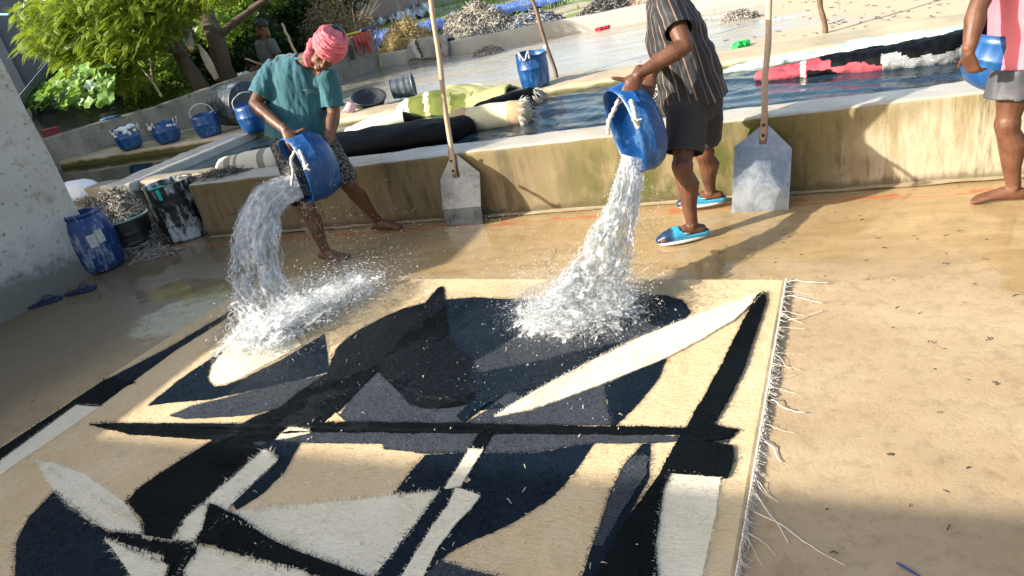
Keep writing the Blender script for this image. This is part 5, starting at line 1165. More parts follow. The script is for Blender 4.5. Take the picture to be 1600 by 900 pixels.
# shorts
PAT = NT('printed_shorts'); v = PAT.n('ShaderNodeTexVoronoi'); v.feature = 'DISTANCE_TO_EDGE'; v.inputs['Scale'].default_value = 52; PAT.l(PAT.vec((1, 1, .7), (.3, .5, 0)), v.inputs['Vector'])
nz = PAT.noise(40, 4, .6); ln = PAT.ramp(PAT.math('ADD', v.outputs[0], PAT.math('MULTIPLY', PAT.math('SUBTRACT', nz, .5), .35)), [(.02, .8), (.055, 0)]); PAT.col(PAT.mix(ln, (.012, .016, .024), (.34, .33, .28))); PAT.rough(.8)
def shorts(J, mat, parent, kr, kl, w=.19, fr=fr, e=(.9, .9), name='shorts', wr=.007, hw=.105):
    mb = MB(); pel = J['pelvis']; mb.tube([pel+V3((0, 0, .07)), pel, pel-V3((0, 0, .07))], [(w*.92, w*.72), (w, w*.8), (w*.95, w*.76)], 24, fr)
    cuts = []
    for s, ee, r in (('R', e[0], kr), ('L', e[1], kl)):
        hp, kn = J['hip'+s], J['kn'+s]; end = hp.lerp(kn, ee); mb.tube([hp+V3((0, 0, .02)), hp.lerp(kn, .4), end], [(hw, hw), (hw*.98, hw*.98), (r, r)], 20, fr, True, 0, False); cuts.append((end, (kn-hp).normalized(), r*1.3))
    return cloth(name, mb, mat, parent, cuts, wr)
shorts(J, PAT.m, man, .094, .098, .185, fr, (.93, .98))
# lettering on the chest: tiny spaced capitals, as small as on the shirt
dep = bpy.context.evaluated_depsgraph_get(); shirt = [c for c in man.children if c.name.startswith('t_shirt')][0]; dep.update()
mb = MB(); ev = shirt.evaluated_get(dep); iw = (shirt.matrix_world).inverted()
def on_shirt(px, py):
    o_ = iw@CAM; d_ = (iw.to_3x3()@ray(px, py)).normalized(); ok, loc, nn, _ = ev.ray_cast(o_, d_)
    return (shirt.matrix_world@loc, (shirt.matrix_world.to_3x3()@nn).normalized()) if ok else (None, None)
SEG = {'A': 'LRTM', 'P': 'LTMr', 'E': 'LTMB', 'T': 'TC', 'D': 'LRTB', 'I': 'C', 'L': 'LB', 'O': 'LRTB', 'S': 'TMBlq', 'N': 'LRT'}
word = '.PPTED LOST'
for i, chh in enumerate('.APPTED LIST'):
    px = 472+2.85*i; py = 140.3+.012*(px-472)*8*.9 - .0*i
    loc, nn = on_shirt(px, py)
    if loc is None or chh == ' ': continue
    u_ = CU*.0035; r_ = CR*.0028; L0 = loc+nn*.0025; h = .0012
    def bar(a, b): mb.tube([L0+a, L0+b], [h*.55, h*.55], 4, nn)
    if chh == '.': mb.ell(L0, (.0015, .0015, .0015), None, 6, 4); continue
    for q in SEG[chh]:
        {'L': lambda: bar(-r_-u_, -r_+u_), 'R': lambda: bar(r_-u_, r_+u_), 'T': lambda: bar(-r_+u_, r_+u_), 'M': lambda: bar(-r_, r_), 'B': lambda: bar(-r_-u_, r_-u_), 'C': lambda: bar(-u_, u_), 'r': lambda: bar(r_, r_+u_), 'l': lambda: bar(-r_, -r_+u_), 'q': lambda: bar(r_-u_, r_)}[q]()
if mb.v: mb.build('chest_lettering', simple('white_print', (.7, .72, .70), None, 5, .6, 0), man)['kind'] = 'stuff'
mb = MB()
for i in range(5):
    loc, nn = on_shirt(481+3.4*i, 144.6+.35*i)
    if loc is not None: mb.tube([loc+nn*.002-CR*.005, loc+nn*.002+CR*.004], [.0008, .0008], 4, nn)
if mb.v: mb.build('small_lettering', simple('white_print', (.7, .72, .70), None, 5, .6, 0), man)['kind'] = 'stuff'
# turban
hu = J['hup'].normalized(); hf = (J['hfwd']-hu*J['hfwd'].dot(hu)).normalized(); hs = hf.cross(hu); Mh = Matrix((hs, hf, hu)).transposed(); HC = J['head']
mb = MB(); T_ = lambda x, y, z: HC+Mh@V3((x, y, z))
mb.ell(T_(0, -.008, .075), (.096, .112, .082), Mh, 24, 16)
for k in range(7):
    z = .018+.020*k; tl = .35*math.sin(k*1.7); rr = math.sqrt(max(.1, 1-((z-.05)/.12)**2))
    ring = [T_(.096*rr*math.cos(a), -.006+.112*rr*math.sin(a), z+.020*tl*math.cos(a)+.018*math.sin(a)*(1 if k % 2 else .3)) for a in np.linspace(0, 6.2832, 30)]; mb.tube(ring, [(.013, .016)]*30, 8, hu, False)
me = remeshed(mb, .0045, 2); displace(me, lambda p, n: (lambda q: .0045*math.sin(q.z*420+q.x*70+6*fbm(q, 9, 2))+.006*fbm(q, 16, 3))(Mh.transposed()@(p-HC)))
def mat_turban():
    t = NT('pink_turban_cotton'); a = t.noise(14, 5, .7, t.vec((1, 1, 3))); t.col(t.mix(t.ramp(a, [(.4, 0), (.62, 1)]), (.62, .12, .16), (.74, .22, .25))); t.rough(.85); t.bump(t.noise(70, 5, .7, t.vec((1, 1, 3), (.5, .4, 0))), .5, .006); return t.m
TUR = mat_turban(); link('turban', me, TUR, man)
mb = MB(); a = T_(-.085, -.01, .03)
q0 = AT(488, 62, 3.82); q1 = AT(483, 82, 3.79); q2 = AT(481, 102, 3.79)
mb.tube(catmull([q0, q1, q2], 5), [(.020, .012), (.022, .014), (.024, .015), (.024, .014), (.026, .014), (.028, .013), (.030, .012), (.030, .012), (.028, .011), (.026, .010), (.024, .008)], 12, -vdL)
me = remeshed(mb, .005, 1); displace(me, lambda p, n: .005*fbm((p.x*3, p.y*3, p.z*.6), 18)); link('turban_tail', me, TUR, man)
mb = MB(); mb.ell(T_(-.01, -.055, .135), (.055, .055, .03), Mh, 14, 8); mb.build('hair', HAIR, man)

def pour_bucket(px, py, Y, away, r, h, label, ropes, pxs, cut=0, sq=.85):
    c = AT(px, py, Y); vd = ray(px, py).normalized(); a = (-CR*away[0]-vd*away[1]-CU*away[2]).normalized()
    base = c-a*h; Mz = axes(a, CU); o = empty('pouring_bucket', base, label, 'bucket', 'blue buckets the men pour from')
    M4 = Mz.to_4x4()@Matrix.Diagonal((1, sq, 1, 1)); M4.translation = base; mb, rz = bucket_geo(r, h, r*.55, cut, 0, 56, .005)
    mb.v = [tuple(M4@V3(p)) for p in mb.v]; mb.build('shell', BLUE, o)
    for P in ropes: mb = MB(); pts = catmull([AT(*q) for q in P], 7); mb.tube(pts, [.011*(1+.25*math.sin(i*1.5)) for i in range(len(pts))], 8, CR); rp = mb.build('rope_handle', ROPE, o)
    mb = MB()
    for q in pxs:
        k_ = AT(*q)
        for j in range(7): d = V3(RNG.normal(0, 1, 3)).normalized(); mb.tube([k_, k_+d*.028], [.008, .004], 5)
    k2 = mb.build('knot', ROPE); k2.parent = rp; k2.matrix_parent_inverse = Matrix.Identity(4); rp.matrix_parent_inverse = Matrix.Translation(-o.location)
    return c, a, Mz, o
cL, aL, MLb, o = pour_bucket(462, 268, 3.56, (.84, .46, .32), .235, .265, 'blue bucket tipped by the man in the turquoise shirt, scuffed and streaked', [[(461, 236, 3.50), (455, 250, 3.48), (458, 268, 3.46), (456, 288, 3.48)], [(468, 236, 3.48), (474, 250, 3.42), (478, 262, 3.38)]], [(478, 262, 3.36)])
# chips of white foam on the outside
mb = MB()
for (x, y, s) in ((483, 249, .014), (484, 307, .016), (520, 243, .008)):
    mb.box(AT(x, y, 3.13+.0), (s*1.6, s*.3, s), Matrix.Rotation(.5, 3, 'Y'))

# ---------------------------------------------------------------- man in the striped shirt
m2 = empty('person', (-.55, 3.85, 0), 'person in a dark striped shirt, black shorts and blue slippers tipping out a blue bucket', 'person')
vdR = ray(1050, 120).normalized(); fr2 = V3((-.95, -.34, 0))
J2 = dict(pelvis=AT(1086, 138, 3.92), chest=AT(1052, 40, 3.92), neck=AT(1030, -16, 3.90), head=AT(1002, -52, 3.82), hup=V3((-.25, -.1, .95)), hfwd=V3((-.8, -.4, -.45)),
          shR=AT(1046, 12, 3.76), elR=AT(1070, 72, 3.60), wrR=AT(996, 117, 3.50), shL=AT(1040, -2, 4.08), elL=AT(1040, 70, 3.95), wrL=AT(1018, 118, 3.64),
          hipR=AT(1076, 165, 3.82), knR=AT(1066, 258, 3.66), anR=V3((-.535, 3.68, .105)), fdR=(-.95, -.32), hipL=AT(1100, 158, 4.00), knL=AT(1101, 238, 4.06), anL=V3((-.475, 4.17, .125)), fdL=(-.95, -.12))
hR = (J2['wrR'], (AT(976, 158, 3.45)-AT(992, 122, 3.50)).normalized(), vdR+CR*.2, -CR+CU*.2, 1.05, .38, .3, -.4)
hL = (J2['wrL'], (AT(1008, 150, 3.56)-J2['wrL']).normalized(), -vdR, -CR, 1.0, .25, .2, .2)
mb, P, M = body(J2, fr2, 1.02, [hR, hL], True)
me = remeshed(mb, .0045, 3); link('body', me, SKIN2, m2); eyes(P, M, m2)
mb = MB(); mb.ell(P(0, -.02, .05), (.082, .098, .085), M, 18, 12); me = remeshed(mb, .006, 1); displace(me, lambda p, n: .005*fbm(p, 60)); link('hair', me, HAIR, m2)
def mat_striped():
    t = NT('striped_shirt'); ux = t.n('ShaderNodeUVMap'); sp = t.n('ShaderNodeSeparateXYZ'); t.l(ux.outputs[0], sp.inputs[0])
    s = t.math('FRACT', sp.outputs[0]); tan = t.math('MULTIPLY', t.band(s, .20, .23), t.math('SUBTRACT', 1, t.band(s, .33, .36))); wh = t.math('MULTIPLY', t.band(s, .26, .275), t.math('SUBTRACT', 1, t.band(s, .295, .31))); w2 = t.math('MULTIPLY', t.band(s, .66, .68), t.math('SUBTRACT', 1, t.band(s, .73, .75)))
    c = t.mix(tan, (.010, .011, .014), (.10, .055, .035)); c = t.mix(t.math('MULTIPLY', wh, .7), c, (.42, .34, .27)); c = t.mix(t.math('MULTIPLY', w2, .3), c, (.22, .22, .22)); t.col(c); t.rough(.7); t.bump(t.noise(25, 4, .6, t.vec((1, 1, .4))), .4, .006); return t.m
STR = mat_striped()
def stripe_uv(o, axis_a, axis_b, front, n):
    """stripes run along the garment: u from the angle about its axis"""
    me = o.data; uv = me.uv_layers.new(name='UVMap'); ax = (axis_b-axis_a).normalized(); s = ax.cross(front).normalized(); f = s.cross(ax)
    V = arr(me); li = np.empty(len(me.loops), dtype=np.int32); me.loops.foreach_get('vertex_index', li); d = V-np.array(axis_a); w_ = np.array(s); 
    a = np.arctan2(d@np.array(f), d@w_); u = a/(2*math.pi)*n
    U_ = np.stack([u[li], (d@np.array(ax))[li]], 1).astype(np.float32)
    # keep a face that crosses the seam whole
    ls = np.array([p.loop_start for p in me.polygons]); lt = np.array([p.loop_total for p in me.polygons])
    for a_, t_ in zip(ls, lt):
        q = U_[a_:a_+t_, 0]
        if q.max()-q.min() > n/2: q[q < q.max()-n/2] += n
    uv.data.foreach_set('uv', U_.ravel())
frn = fr2.normalized(); hem = J2['pelvis']+V3((-.02, 0, -.015)); axd = (J2['chest']-hem).normalized(); mb = MB()
mb.tube([hem-axd*.07, hem.lerp(J2['chest'], .35), hem.lerp(J2['chest'], .7), J2['chest'], J2['chest'].lerp(J2['neck'], .55), J2['neck']-axd*.01], [(.212, .19), (.198, .172), (.19, .16), (.195, .152), (.15, .11), (.075, .07)], 28, frn, True, 0, False)
mb.tube([J2['chest']+frn*.10, hem.lerp(J2['chest'], .4)+frn*.13, hem+frn*.17-axd*.09], [(.10, .05), (.09, .035), (.06, .022)], 12, frn, True, 0, False)
me_ = None
o = cloth('striped_shirt', mb, STR, m2, [(hem-axd*.07, -axd, .26)], fold=lambda p, n: .010*fbm((p.x*1.4, p.y*1.4, p.z*.5), 9, 3)+.006*math.sin((p.x*.6+p.z*.7)*60+4*fbm(p, 4)), vox=.008); stripe_uv(o, hem, J2['neck'], frn, 15)
mb = MB()
for s, e in (('R', .62), ('L', .6)):
    sh, el = J2['sh'+s], J2['el'+s]; mb = MB(); end = sh.lerp(el, e); mb.tube([sh.lerp(J2['chest'], .35)+V3((0, 0, .02)), sh, sh.lerp(el, .3), end], [(.075, .075), (.080, .078), (.078, .074), (.082, .076)], 20, frn, True, 0, False)
    o = cloth('sleeve', mb, STR, m2, [(end, (el-sh).normalized(), .12)], fold=lambda p, n: .006*fbm(p, 14, 3)); stripe_uv(o, sh, el, frn, 7)
BLK = simple('faded_black_cotton', (.018, .019, .022), (.035, .035, .038), 5, .8, .35, 30, .006)
J2s = dict(J2); shorts(J2s, BLK, m2, .105, .10, .175, frn, (.80, .78), hw=.108)
# clogs
def clog(A, d, k, name='slipper'):
    o_mb = MB(); d = V3((d[0], d[1], 0)).normalized(); s = V3((-d.y, d.x, 0)); up = V3((0, 0, 1)); g = A.z-.095; B = V3((A.x, A.y, g)); P = lambda f, z, w=0: B+d*f+s*w+up*z
    o_mb.tube([P(-.065, .036), P(-.02, .040), P(.04, .048), P(.10, .050), P(.16, .038), P(.195, .028)], [(.034, .030), (.040, .034), (.043, .042), (.049, .044), (.045, .034), (.032, .022)], 18, up)
    me = remeshed(o_mb, .005, 2); bm = bmesh.new(); bm.from_mesh(me)
    kill = [v for v in bm.verts if ((v.co-B).dot(d) < .075 and (v.co-B).z > .046-(.0 if (v.co-B).dot(d) < 0 else .0)+.035*max(0, ((v.co-B).dot(d)-.03)/.045)) or (v.co-B).z < .004]
    bmesh.ops.delete(bm, geom=kill, context='VERTS'); bm.to_mesh(me); bm.free()
    t = MATS.get('clog') 
    if t is None:
        t = NT('blue_clog_foam'); n_ = t.noise(60, 4, .7); ge = t.n('ShaderNodeUVMap'); sp = t.n('ShaderNodeSeparateXYZ'); t.l(ge.outputs[0], sp.inputs[0]); f = t.math('ADD', sp.outputs[0], t.math('MULTIPLY', t.math('SUBTRACT', n_, .5), .05))
        t.col(t.mix(t.band(f, .095, .135), (.04, .36, .62), (.012, .035, .085))); t.rough(.35); MATS['clog'] = t = t.m
    uv = me.uv_layers.new(name='UVMap')
    for l in me.loops: q = me.vertices[l.vertex_index].co-B; uv.data[l.index].uv = (q.dot(d), q.z)
    o = link(name, me, t, m2); sm = o.modifiers.new('t', 'SOLIDIFY'); sm.thickness = .004; sm.offset = -1
    so_ = MB(); n_ = 28; ring = []
    for i in range(n_):
        th = 2*math.pi*i/n_; f = .065+.138*math.cos(th); w = (.040+.010*math.cos(th-.2))*math.sin(th)*(1.12); ring.append((f, w))
    vs = [P(f, .002, w) for f, w in ring]+[P(f, .016, w*1.04) for f, w in ring]; fs = [(i, (i+1) % n_, n_+(i+1) % n_, n_+i) for i in range(n_)]+[tuple(range(n_))[::-1], tuple(range(n_, 2*n_))]; so_.add(vs, fs); so_.build('sole', simple('white_foam_rubber', (.72, .74, .74), None, 9, .5), o, True)
    mk = MB(); mk.tube([P(.055, .064, -.052 if s.y > 0 else .052), P(.03, .056, -.047 if s.y > 0 else .047)], [.0035, .003], 6, up); mk.build('logo_mark', simple('white_print', (.7, .72, .70)), o)
    holes = MB()
    for f in (.09, .105, .12, .135): 
        for w in (-.02, 0, .02): holes.ell(P(f, .089-.0002*(w*1000)**2*.05-.10*(f-.09), w), (.004, .004, .003), None, 8, 5)
    holes.build('vent_holes', BOLT, o)
clog(J2['anR'], J2['fdR'], 1); clog(J2['anL'], J2['fdL'], 1)
cR, aR, MRb, o = pour_bucket(974, 206, 3.45, (.86, .20, .36), .238, .19, 'blue bucket tipped by the man in the striped shirt, dark and wet inside', [[(966, 158, 3.42), (958, 175, 3.36), (951, 190, 3.33), (950, 207, 3.33)], [(986, 158, 3.38), (990, 172, 3.32), (994, 190, 3.26), (997, 198, 3.25)]], [(994, 190, 3.22)], 0, .66)

# ---------------------------------------------------------------- man in the pink shirt, cut by the frame
m3 = empty('person', (1.05, 4.0, 0), 'barefoot person in pink shirt and dark grey shorts carrying a light blue bucket', 'person')
fr3 = V3((-1, -.15, 0)); dX = CR
def A3(px, py, Y): return AT(px, py, Y)
J3 = dict(pelvis=A3(1608, 92, 4.05), chest=A3(1608, -30, 4.05), neck=A3(1606, -92, 4.05), head=A3(1592, -135, 4.03), hup=V3((0, 0, 1)), hfwd=V3((-1, -.1, -.2)),
          shR=A3(1560, -62, 3.90), elR=A3(1527, 14, 3.80), wrR=A3(1513, 84, 3.74), shL=A3(1610, -70, 4.25), elL=A3(1602, 10, 4.22), wrL=A3(1560, 80, 4.18),
          hipR=A3(1590, 112, 3.98), knR=A3(1574, 192, 3.96), anR=V3((1.065, 3.99, .075)), fdR=(-.97, .02), hipL=A3(1624, 108, 4.12), knL=A3(1640, 190, 4.12), anL=V3((1.38, 4.10, .075)), fdL=(-.97, -.1))
v3 = ray(1510, 90).normalized()
mb, P, M = body(J3, fr3, 1.0, [(J3['wrR'], (A3(1522, 108, 3.76)-J3['wrR']).normalized()+V3((0, 0, -.3)), CR, v3*.4+CU*.2-CR*.5, .95, .55, .1, .3), (J3['wrL'], V3((-.3, 0, -1)), V3((0, -1, 0)), V3((-1, 0, 0)), .95, .4)], thin=1.05)
link('body', remeshed(mb, .005, 3), SKIN2, m3); eyes(P, M, m3)
mb = MB(); mb.ell(P(0, -.02, .05), (.080, .096, .083), M, 16, 10); link('hair', remeshed(mb, .007, 1), HAIR, m3)
mb = MB(); f3 = fr3.normalized(); hem = J3['pelvis']+V3((0, 0, -.03)); ax3 = (J3['chest']-hem).normalized()
mb.tube([hem, hem.lerp(J3['chest'], .4), J3['chest'], J3['chest'].lerp(J3['neck'], .6), J3['neck']], [(.19, .175), (.175, .16), (.19, .15), (.14, .10), (.075, .07)], 24, f3, True, 0, False)
ends = []
for s in 'RL': sh, el = J3['sh'+s], J3['el'+s]; e = sh.lerp(el, .55); mb.tube([J3['chest'].lerp(sh, .5), sh, e], [.10, .08, .085], 16, f3, True, 0, False); ends.append((e, (el-sh).normalized(), .12))
cloth('pink_shirt', mb, simple('pink_cotton', (.74, .20, .25), (.66, .16, .21), 4, .8, .4, 20, .006), m3, [(hem, -ax3, .3)]+ends, .008)
shorts(J3, simple('dark_grey_shorts', (.040, .043, .055), (.07, .072, .085), 4, .6, .3, 20, .005), m3, .125, .12, .18, f3, (.50, .50), hw=.12)
tb = empty('blue_bucket', (0, 0, 0), 'light blue bucket held against the thigh of the pink shirt man at the right edge', 'bucket')
mb, _ = bucket_geo(.19, .30, .12, .01, 1.0, 40, .006); mb.build('shell', mat_blue('light_blue_plastic', (.006, .06, .20), .4, (.06, .20, .38)), tb); p = A3(1566, 128, 4.18); tb.location = p+V3((-.03, -.03, 0)); tb.rotation_euler = (R(10), R(8), 0)

# ---------------------------------------------------------------- man behind the wall
m4 = empty('person', (-8.35, 10.2, 0), 'person in a grey shirt with black hair behind the boundary wall under the trees', 'person')
c4 = AT(410, 45, 10.2); k4 = 1.12; b4 = V3((c4.x, c4.y, 0)); fr4 = V3((-.35, -1, 0)).normalized(); sd4 = V3((-fr4.y, fr4.x, 0))*-1
def Q(s, f, z): return b4+sd4*s+fr4*f+V3((0, 0, z))
hz_ = c4.z
J4 = dict(pelvis=Q(.10, 0, hz_-.70), chest=Q(.09, 0, hz_-.36), neck=Q(.04, 0, hz_-.17), head=c4, hup=V3((.05, -.1, 1)), hfwd=V3((-.75, -.65, -.25)),
          shR=Q(-.14, 0, hz_-.24), elR=Q(-.22, .02, hz_-.52), wrR=Q(-.04, .24, hz_-.62), shL=Q(.27, 0, hz_-.24), elL=Q(.33, 0, hz_-.52), wrL=Q(.18, .24, hz_-.60),
          hipR=Q(0, 0, hz_-.78), knR=Q(0, .03, .5), anR=Q(0, 0, .09), fdR=(-.3, -1), hipL=Q(.2, 0, hz_-.78), knL=Q(.2, .03, .5), anL=Q(.2, 0, .09), fdL=(-.3, -1))
mb, P, M = body(J4, fr4, k4, [(J4['wrR'], fr4+V3((.4, 0, -.2)), V3((0, 0, -1)), V3((0, 0, 1)), k4, .5), (J4['wrL'], fr4+V3((-.3, 0, -.1)), V3((0, 0, -1)), V3((0, 0, 1)), k4, .5)])
link('body', remeshed(mb, .008, 2), SKIN1, m4); eyes(P, M, m4, k4)
mb = MB(); mb.ell(P(0, -.022, .058), (.088*k4, .10*k4, .085*k4), M, 16, 10); mb.ell(P(.0, .03, .11), (.06, .06, .03), M, 10, 8); me = remeshed(mb, .009, 1); displace(me, lambda p, n: .008*fbm(p, 40)); link('hair', me, HAIR, m4)
mb = MB(); hem = J4['pelvis']-V3((0, 0, .05)); mb.tube([hem, hem.lerp(J4['chest'], .5), J4['chest'], J4['chest'].lerp(J4['neck'], .6), J4['neck']-V3((0, 0, .01))], [(.20, .16), (.19, .15), (.215, .15), (.17, .11), (.09, .08)], 22, fr4, True, 0, False)
ends = []
for s in 'RL': sh, el = J4['sh'+s], J4['el'+s]; e = sh.lerp(el, .75); mb.tube([J4['chest'].lerp(sh, .5), sh, e], [.11, .085, .085], 14, fr4, True, 0, False); ends.append((e, (el-sh).normalized(), .12))
cloth('t_shirt', mb, simple('grey_cotton', (.075, .085, .09), (.11, .12, .125), 5, .85), m4, [(hem, V3((0, 0, -1)), .3)]+ends, .008, .012)
shorts(J4, BLK, m4, .12, .12, .19, fr4, (.85, .85))
pole('stick', AT(384, 92, 9.85), AT(440, 112, 9.9), .018, WOODM, 'stick held level across the waist by the man behind the wall', 'stick')
pole('stick', AT(462, 84, 9.9), AT(441, 38, 9.9), .022, WOODM, 'upright stick just right of the man behind the wall', 'stick')

# ================================================================== POURED WATER
def mat_web(name, white, su, sv, clear=.86):
    """clear water with white torn ligaments where the surface folds"""
    t = NT(name); uv = t.n('ShaderNodeUVMap'); mp = t.n('ShaderNodeMapping'); mp.inputs['Scale'].default_value = (su, sv, 1); t.l(uv.outputs[0], mp.inputs[0])
    ds = t.n('ShaderNodeTexNoise'); ds.inputs['Scale'].default_value = .9; ds.inputs['Detail'].default_value = 5; t.l(mp.outputs[0], ds.inputs['Vector'])
    ad = t.n('ShaderNodeVectorMath'); ad.operation = 'MULTIPLY_ADD'; t.l(ds.outputs[1], ad.inputs[0]); ad.inputs[1].default_value = (1.6, 1.6, 0); t.l(mp.outputs[0], ad.inputs[2])
    v = t.n('ShaderNodeTexVoronoi'); v.feature = 'DISTANCE_TO_EDGE'; v.inputs['Scale'].default_value = 1; t.l(ad.outputs[0], v.inputs['Vector'])
    v2 = t.n('ShaderNodeTexVoronoi'); v2.feature = 'DISTANCE_TO_EDGE'; v2.inputs['Scale'].default_value = 2.7; t.l(ad.outputs[0], v2.inputs['Vector'])
    pn = t.noise(7, 5, .65)
    a1 = t.ramp(v.outputs[0], [(.0, 1), (.03+.10*white, .75), (.10+.22*white, 0)]); a2 = t.ramp(v2.outputs[0], [(.0, .5), (.03+.12*white, 0)])
    web = t.math('MAXIMUM', a1, a2); web = t.math('MULTIPLY', web, t.ramp(pn, [(.30, .15+.5*white), (.55, 1)]))
    web = t.math('MAXIMUM', web, t.ramp(pn, [(.62-.22*white, 0), (.74-.1*white, .55+.35*white)]), clamp=True)
    h = t.math('ADD', t.math('MULTIPLY', web, .3), t.noise(14, 3, .5)); bp = t.n('ShaderNodeBump'); bp.inputs['Strength'].default_value = .6; bp.inputs['Distance'].default_value = .02; t.l(h, bp.inputs['Height'])
    tr = t.n('ShaderNodeBsdfTransparent'); tr.inputs[0].default_value = (.93, .95, .95, 1); gl = t.n('ShaderNodeBsdfGlossy'); gl.inputs['Roughness'].default_value = .06; t.l(bp.outputs[0], gl.inputs['Normal'])
    cl = t.n('ShaderNodeMixShader'); cl.inputs[0].default_value = 1-clear; t.l(tr.outputs[0], cl.inputs[1]); t.l(gl.outputs[0], cl.inputs[2])
    d = t.b; d.inputs['Base Color'].default_value = (.95, .96, .97, 1); d.inputs['Roughness'].default_value = .18; t.l(bp.outputs[0], d.inputs['Normal'])
    tl = t.n('ShaderNodeBsdfTranslucent'); tl.inputs[0].default_value = (.97, .98, .99, 1); dm = t.n('ShaderNodeMixShader'); dm.inputs[0].default_value = .5; t.l(d.outputs[0], dm.inputs[1]); t.l(tl.outputs[0], dm.inputs[2])
    mx = t.n('ShaderNodeMixShader'); t.l(web, mx.inputs[0]); t.l(cl.outputs[0], mx.inputs[1]); t.l(dm.outputs[0], mx.inputs[2]); t.l(mx.outputs[0], t.t.nodes['Material Output'].inputs[0]); return t.m
WEB = mat_web('poured_water_web', .42, 3.2, 5.5, .90); WEBF = mat_web('splash_web', .75, 3.2, 4.5, .90)
def mat_drop():
    t = NT('droplets'); b = t.b; b.inputs['Base Color'].default_value = (.93, .95, .97, 1); b.inputs['Roughness'].default_value = .05; b.inputs['Transmission Weight'].default_value = .75; b.inputs['IOR'].default_value = 1.33; return t.m
DROP = mat_drop(); POUR = DROP
ICO = None
def drops(name, P, S, mat, parent, stretch=None):
    """many small round drops as one mesh"""
    global ICO
    if ICO is None:
        bm = bmesh.new(); bmesh.ops.create_icosphere(bm, subdivisions=1, radius=1); bm.verts.ensure_lookup_table(); ICO = (np.array([v.co[:] for v in bm.verts]), np.array([[v.index for v in f.verts] for f in bm.faces])); bm.free()
    v, f = ICO; n_ = len(P); P = np.asarray(P); S = np.asarray(S); sc = S[:, None, None]*v[None]
    if stretch is not None:
        d = stretch/np.linalg.norm(stretch, axis=1)[:, None]; k = (sc*d[:, None, :]).sum(2); sc = sc+d[:, None, :]*k[..., None]*1.3
    V = (P[:, None, :]+sc).reshape(-1, 3); Fc = (f[None]+(np.arange(n_)*len(v))[:, None, None]).reshape(-1, 3); o = soup(name, V, Fc, mat, None, parent, True); o['kind'] = 'stuff'; return o
def uvgrid(name, fn, nu, nv, keep, mat, parent, so=0.0):
    g = MB(); g.grid(fn, nu, nv); fs = []; uvs = []
    for j in range(nv):
        for i in range(nu):
            if keep((i+.5)/nu, (j+.5)/nv): fs.append(g.f[j*nu+i]); uvs += [(i/nu+so, j/nv+so), ((i+1)/nu+so, j/nv+so), ((i+1)/nu+so, (j+1)/nv+so), (i/nu+so, (j+1)/nv+so)]
    return g.v, fs, uvs
def merge_uv(name, parts, mat, parent):
    V, Fc, U = [], [], []
    for v, f, u in parts: o_ = len(V); V += [tuple(p) for p in v]; Fc += [tuple(i+o_ for i in q) for q in f]; U += u
    me = bpy.data.meshes.new(name); me.from_pydata(V, [], Fc); uv = me.uv_layers.new(name='UVMap'); uv.data.foreach_set('uv', np.array(U, dtype=np.float32).ravel()); me.update(); return link(name, me, mat, parent)
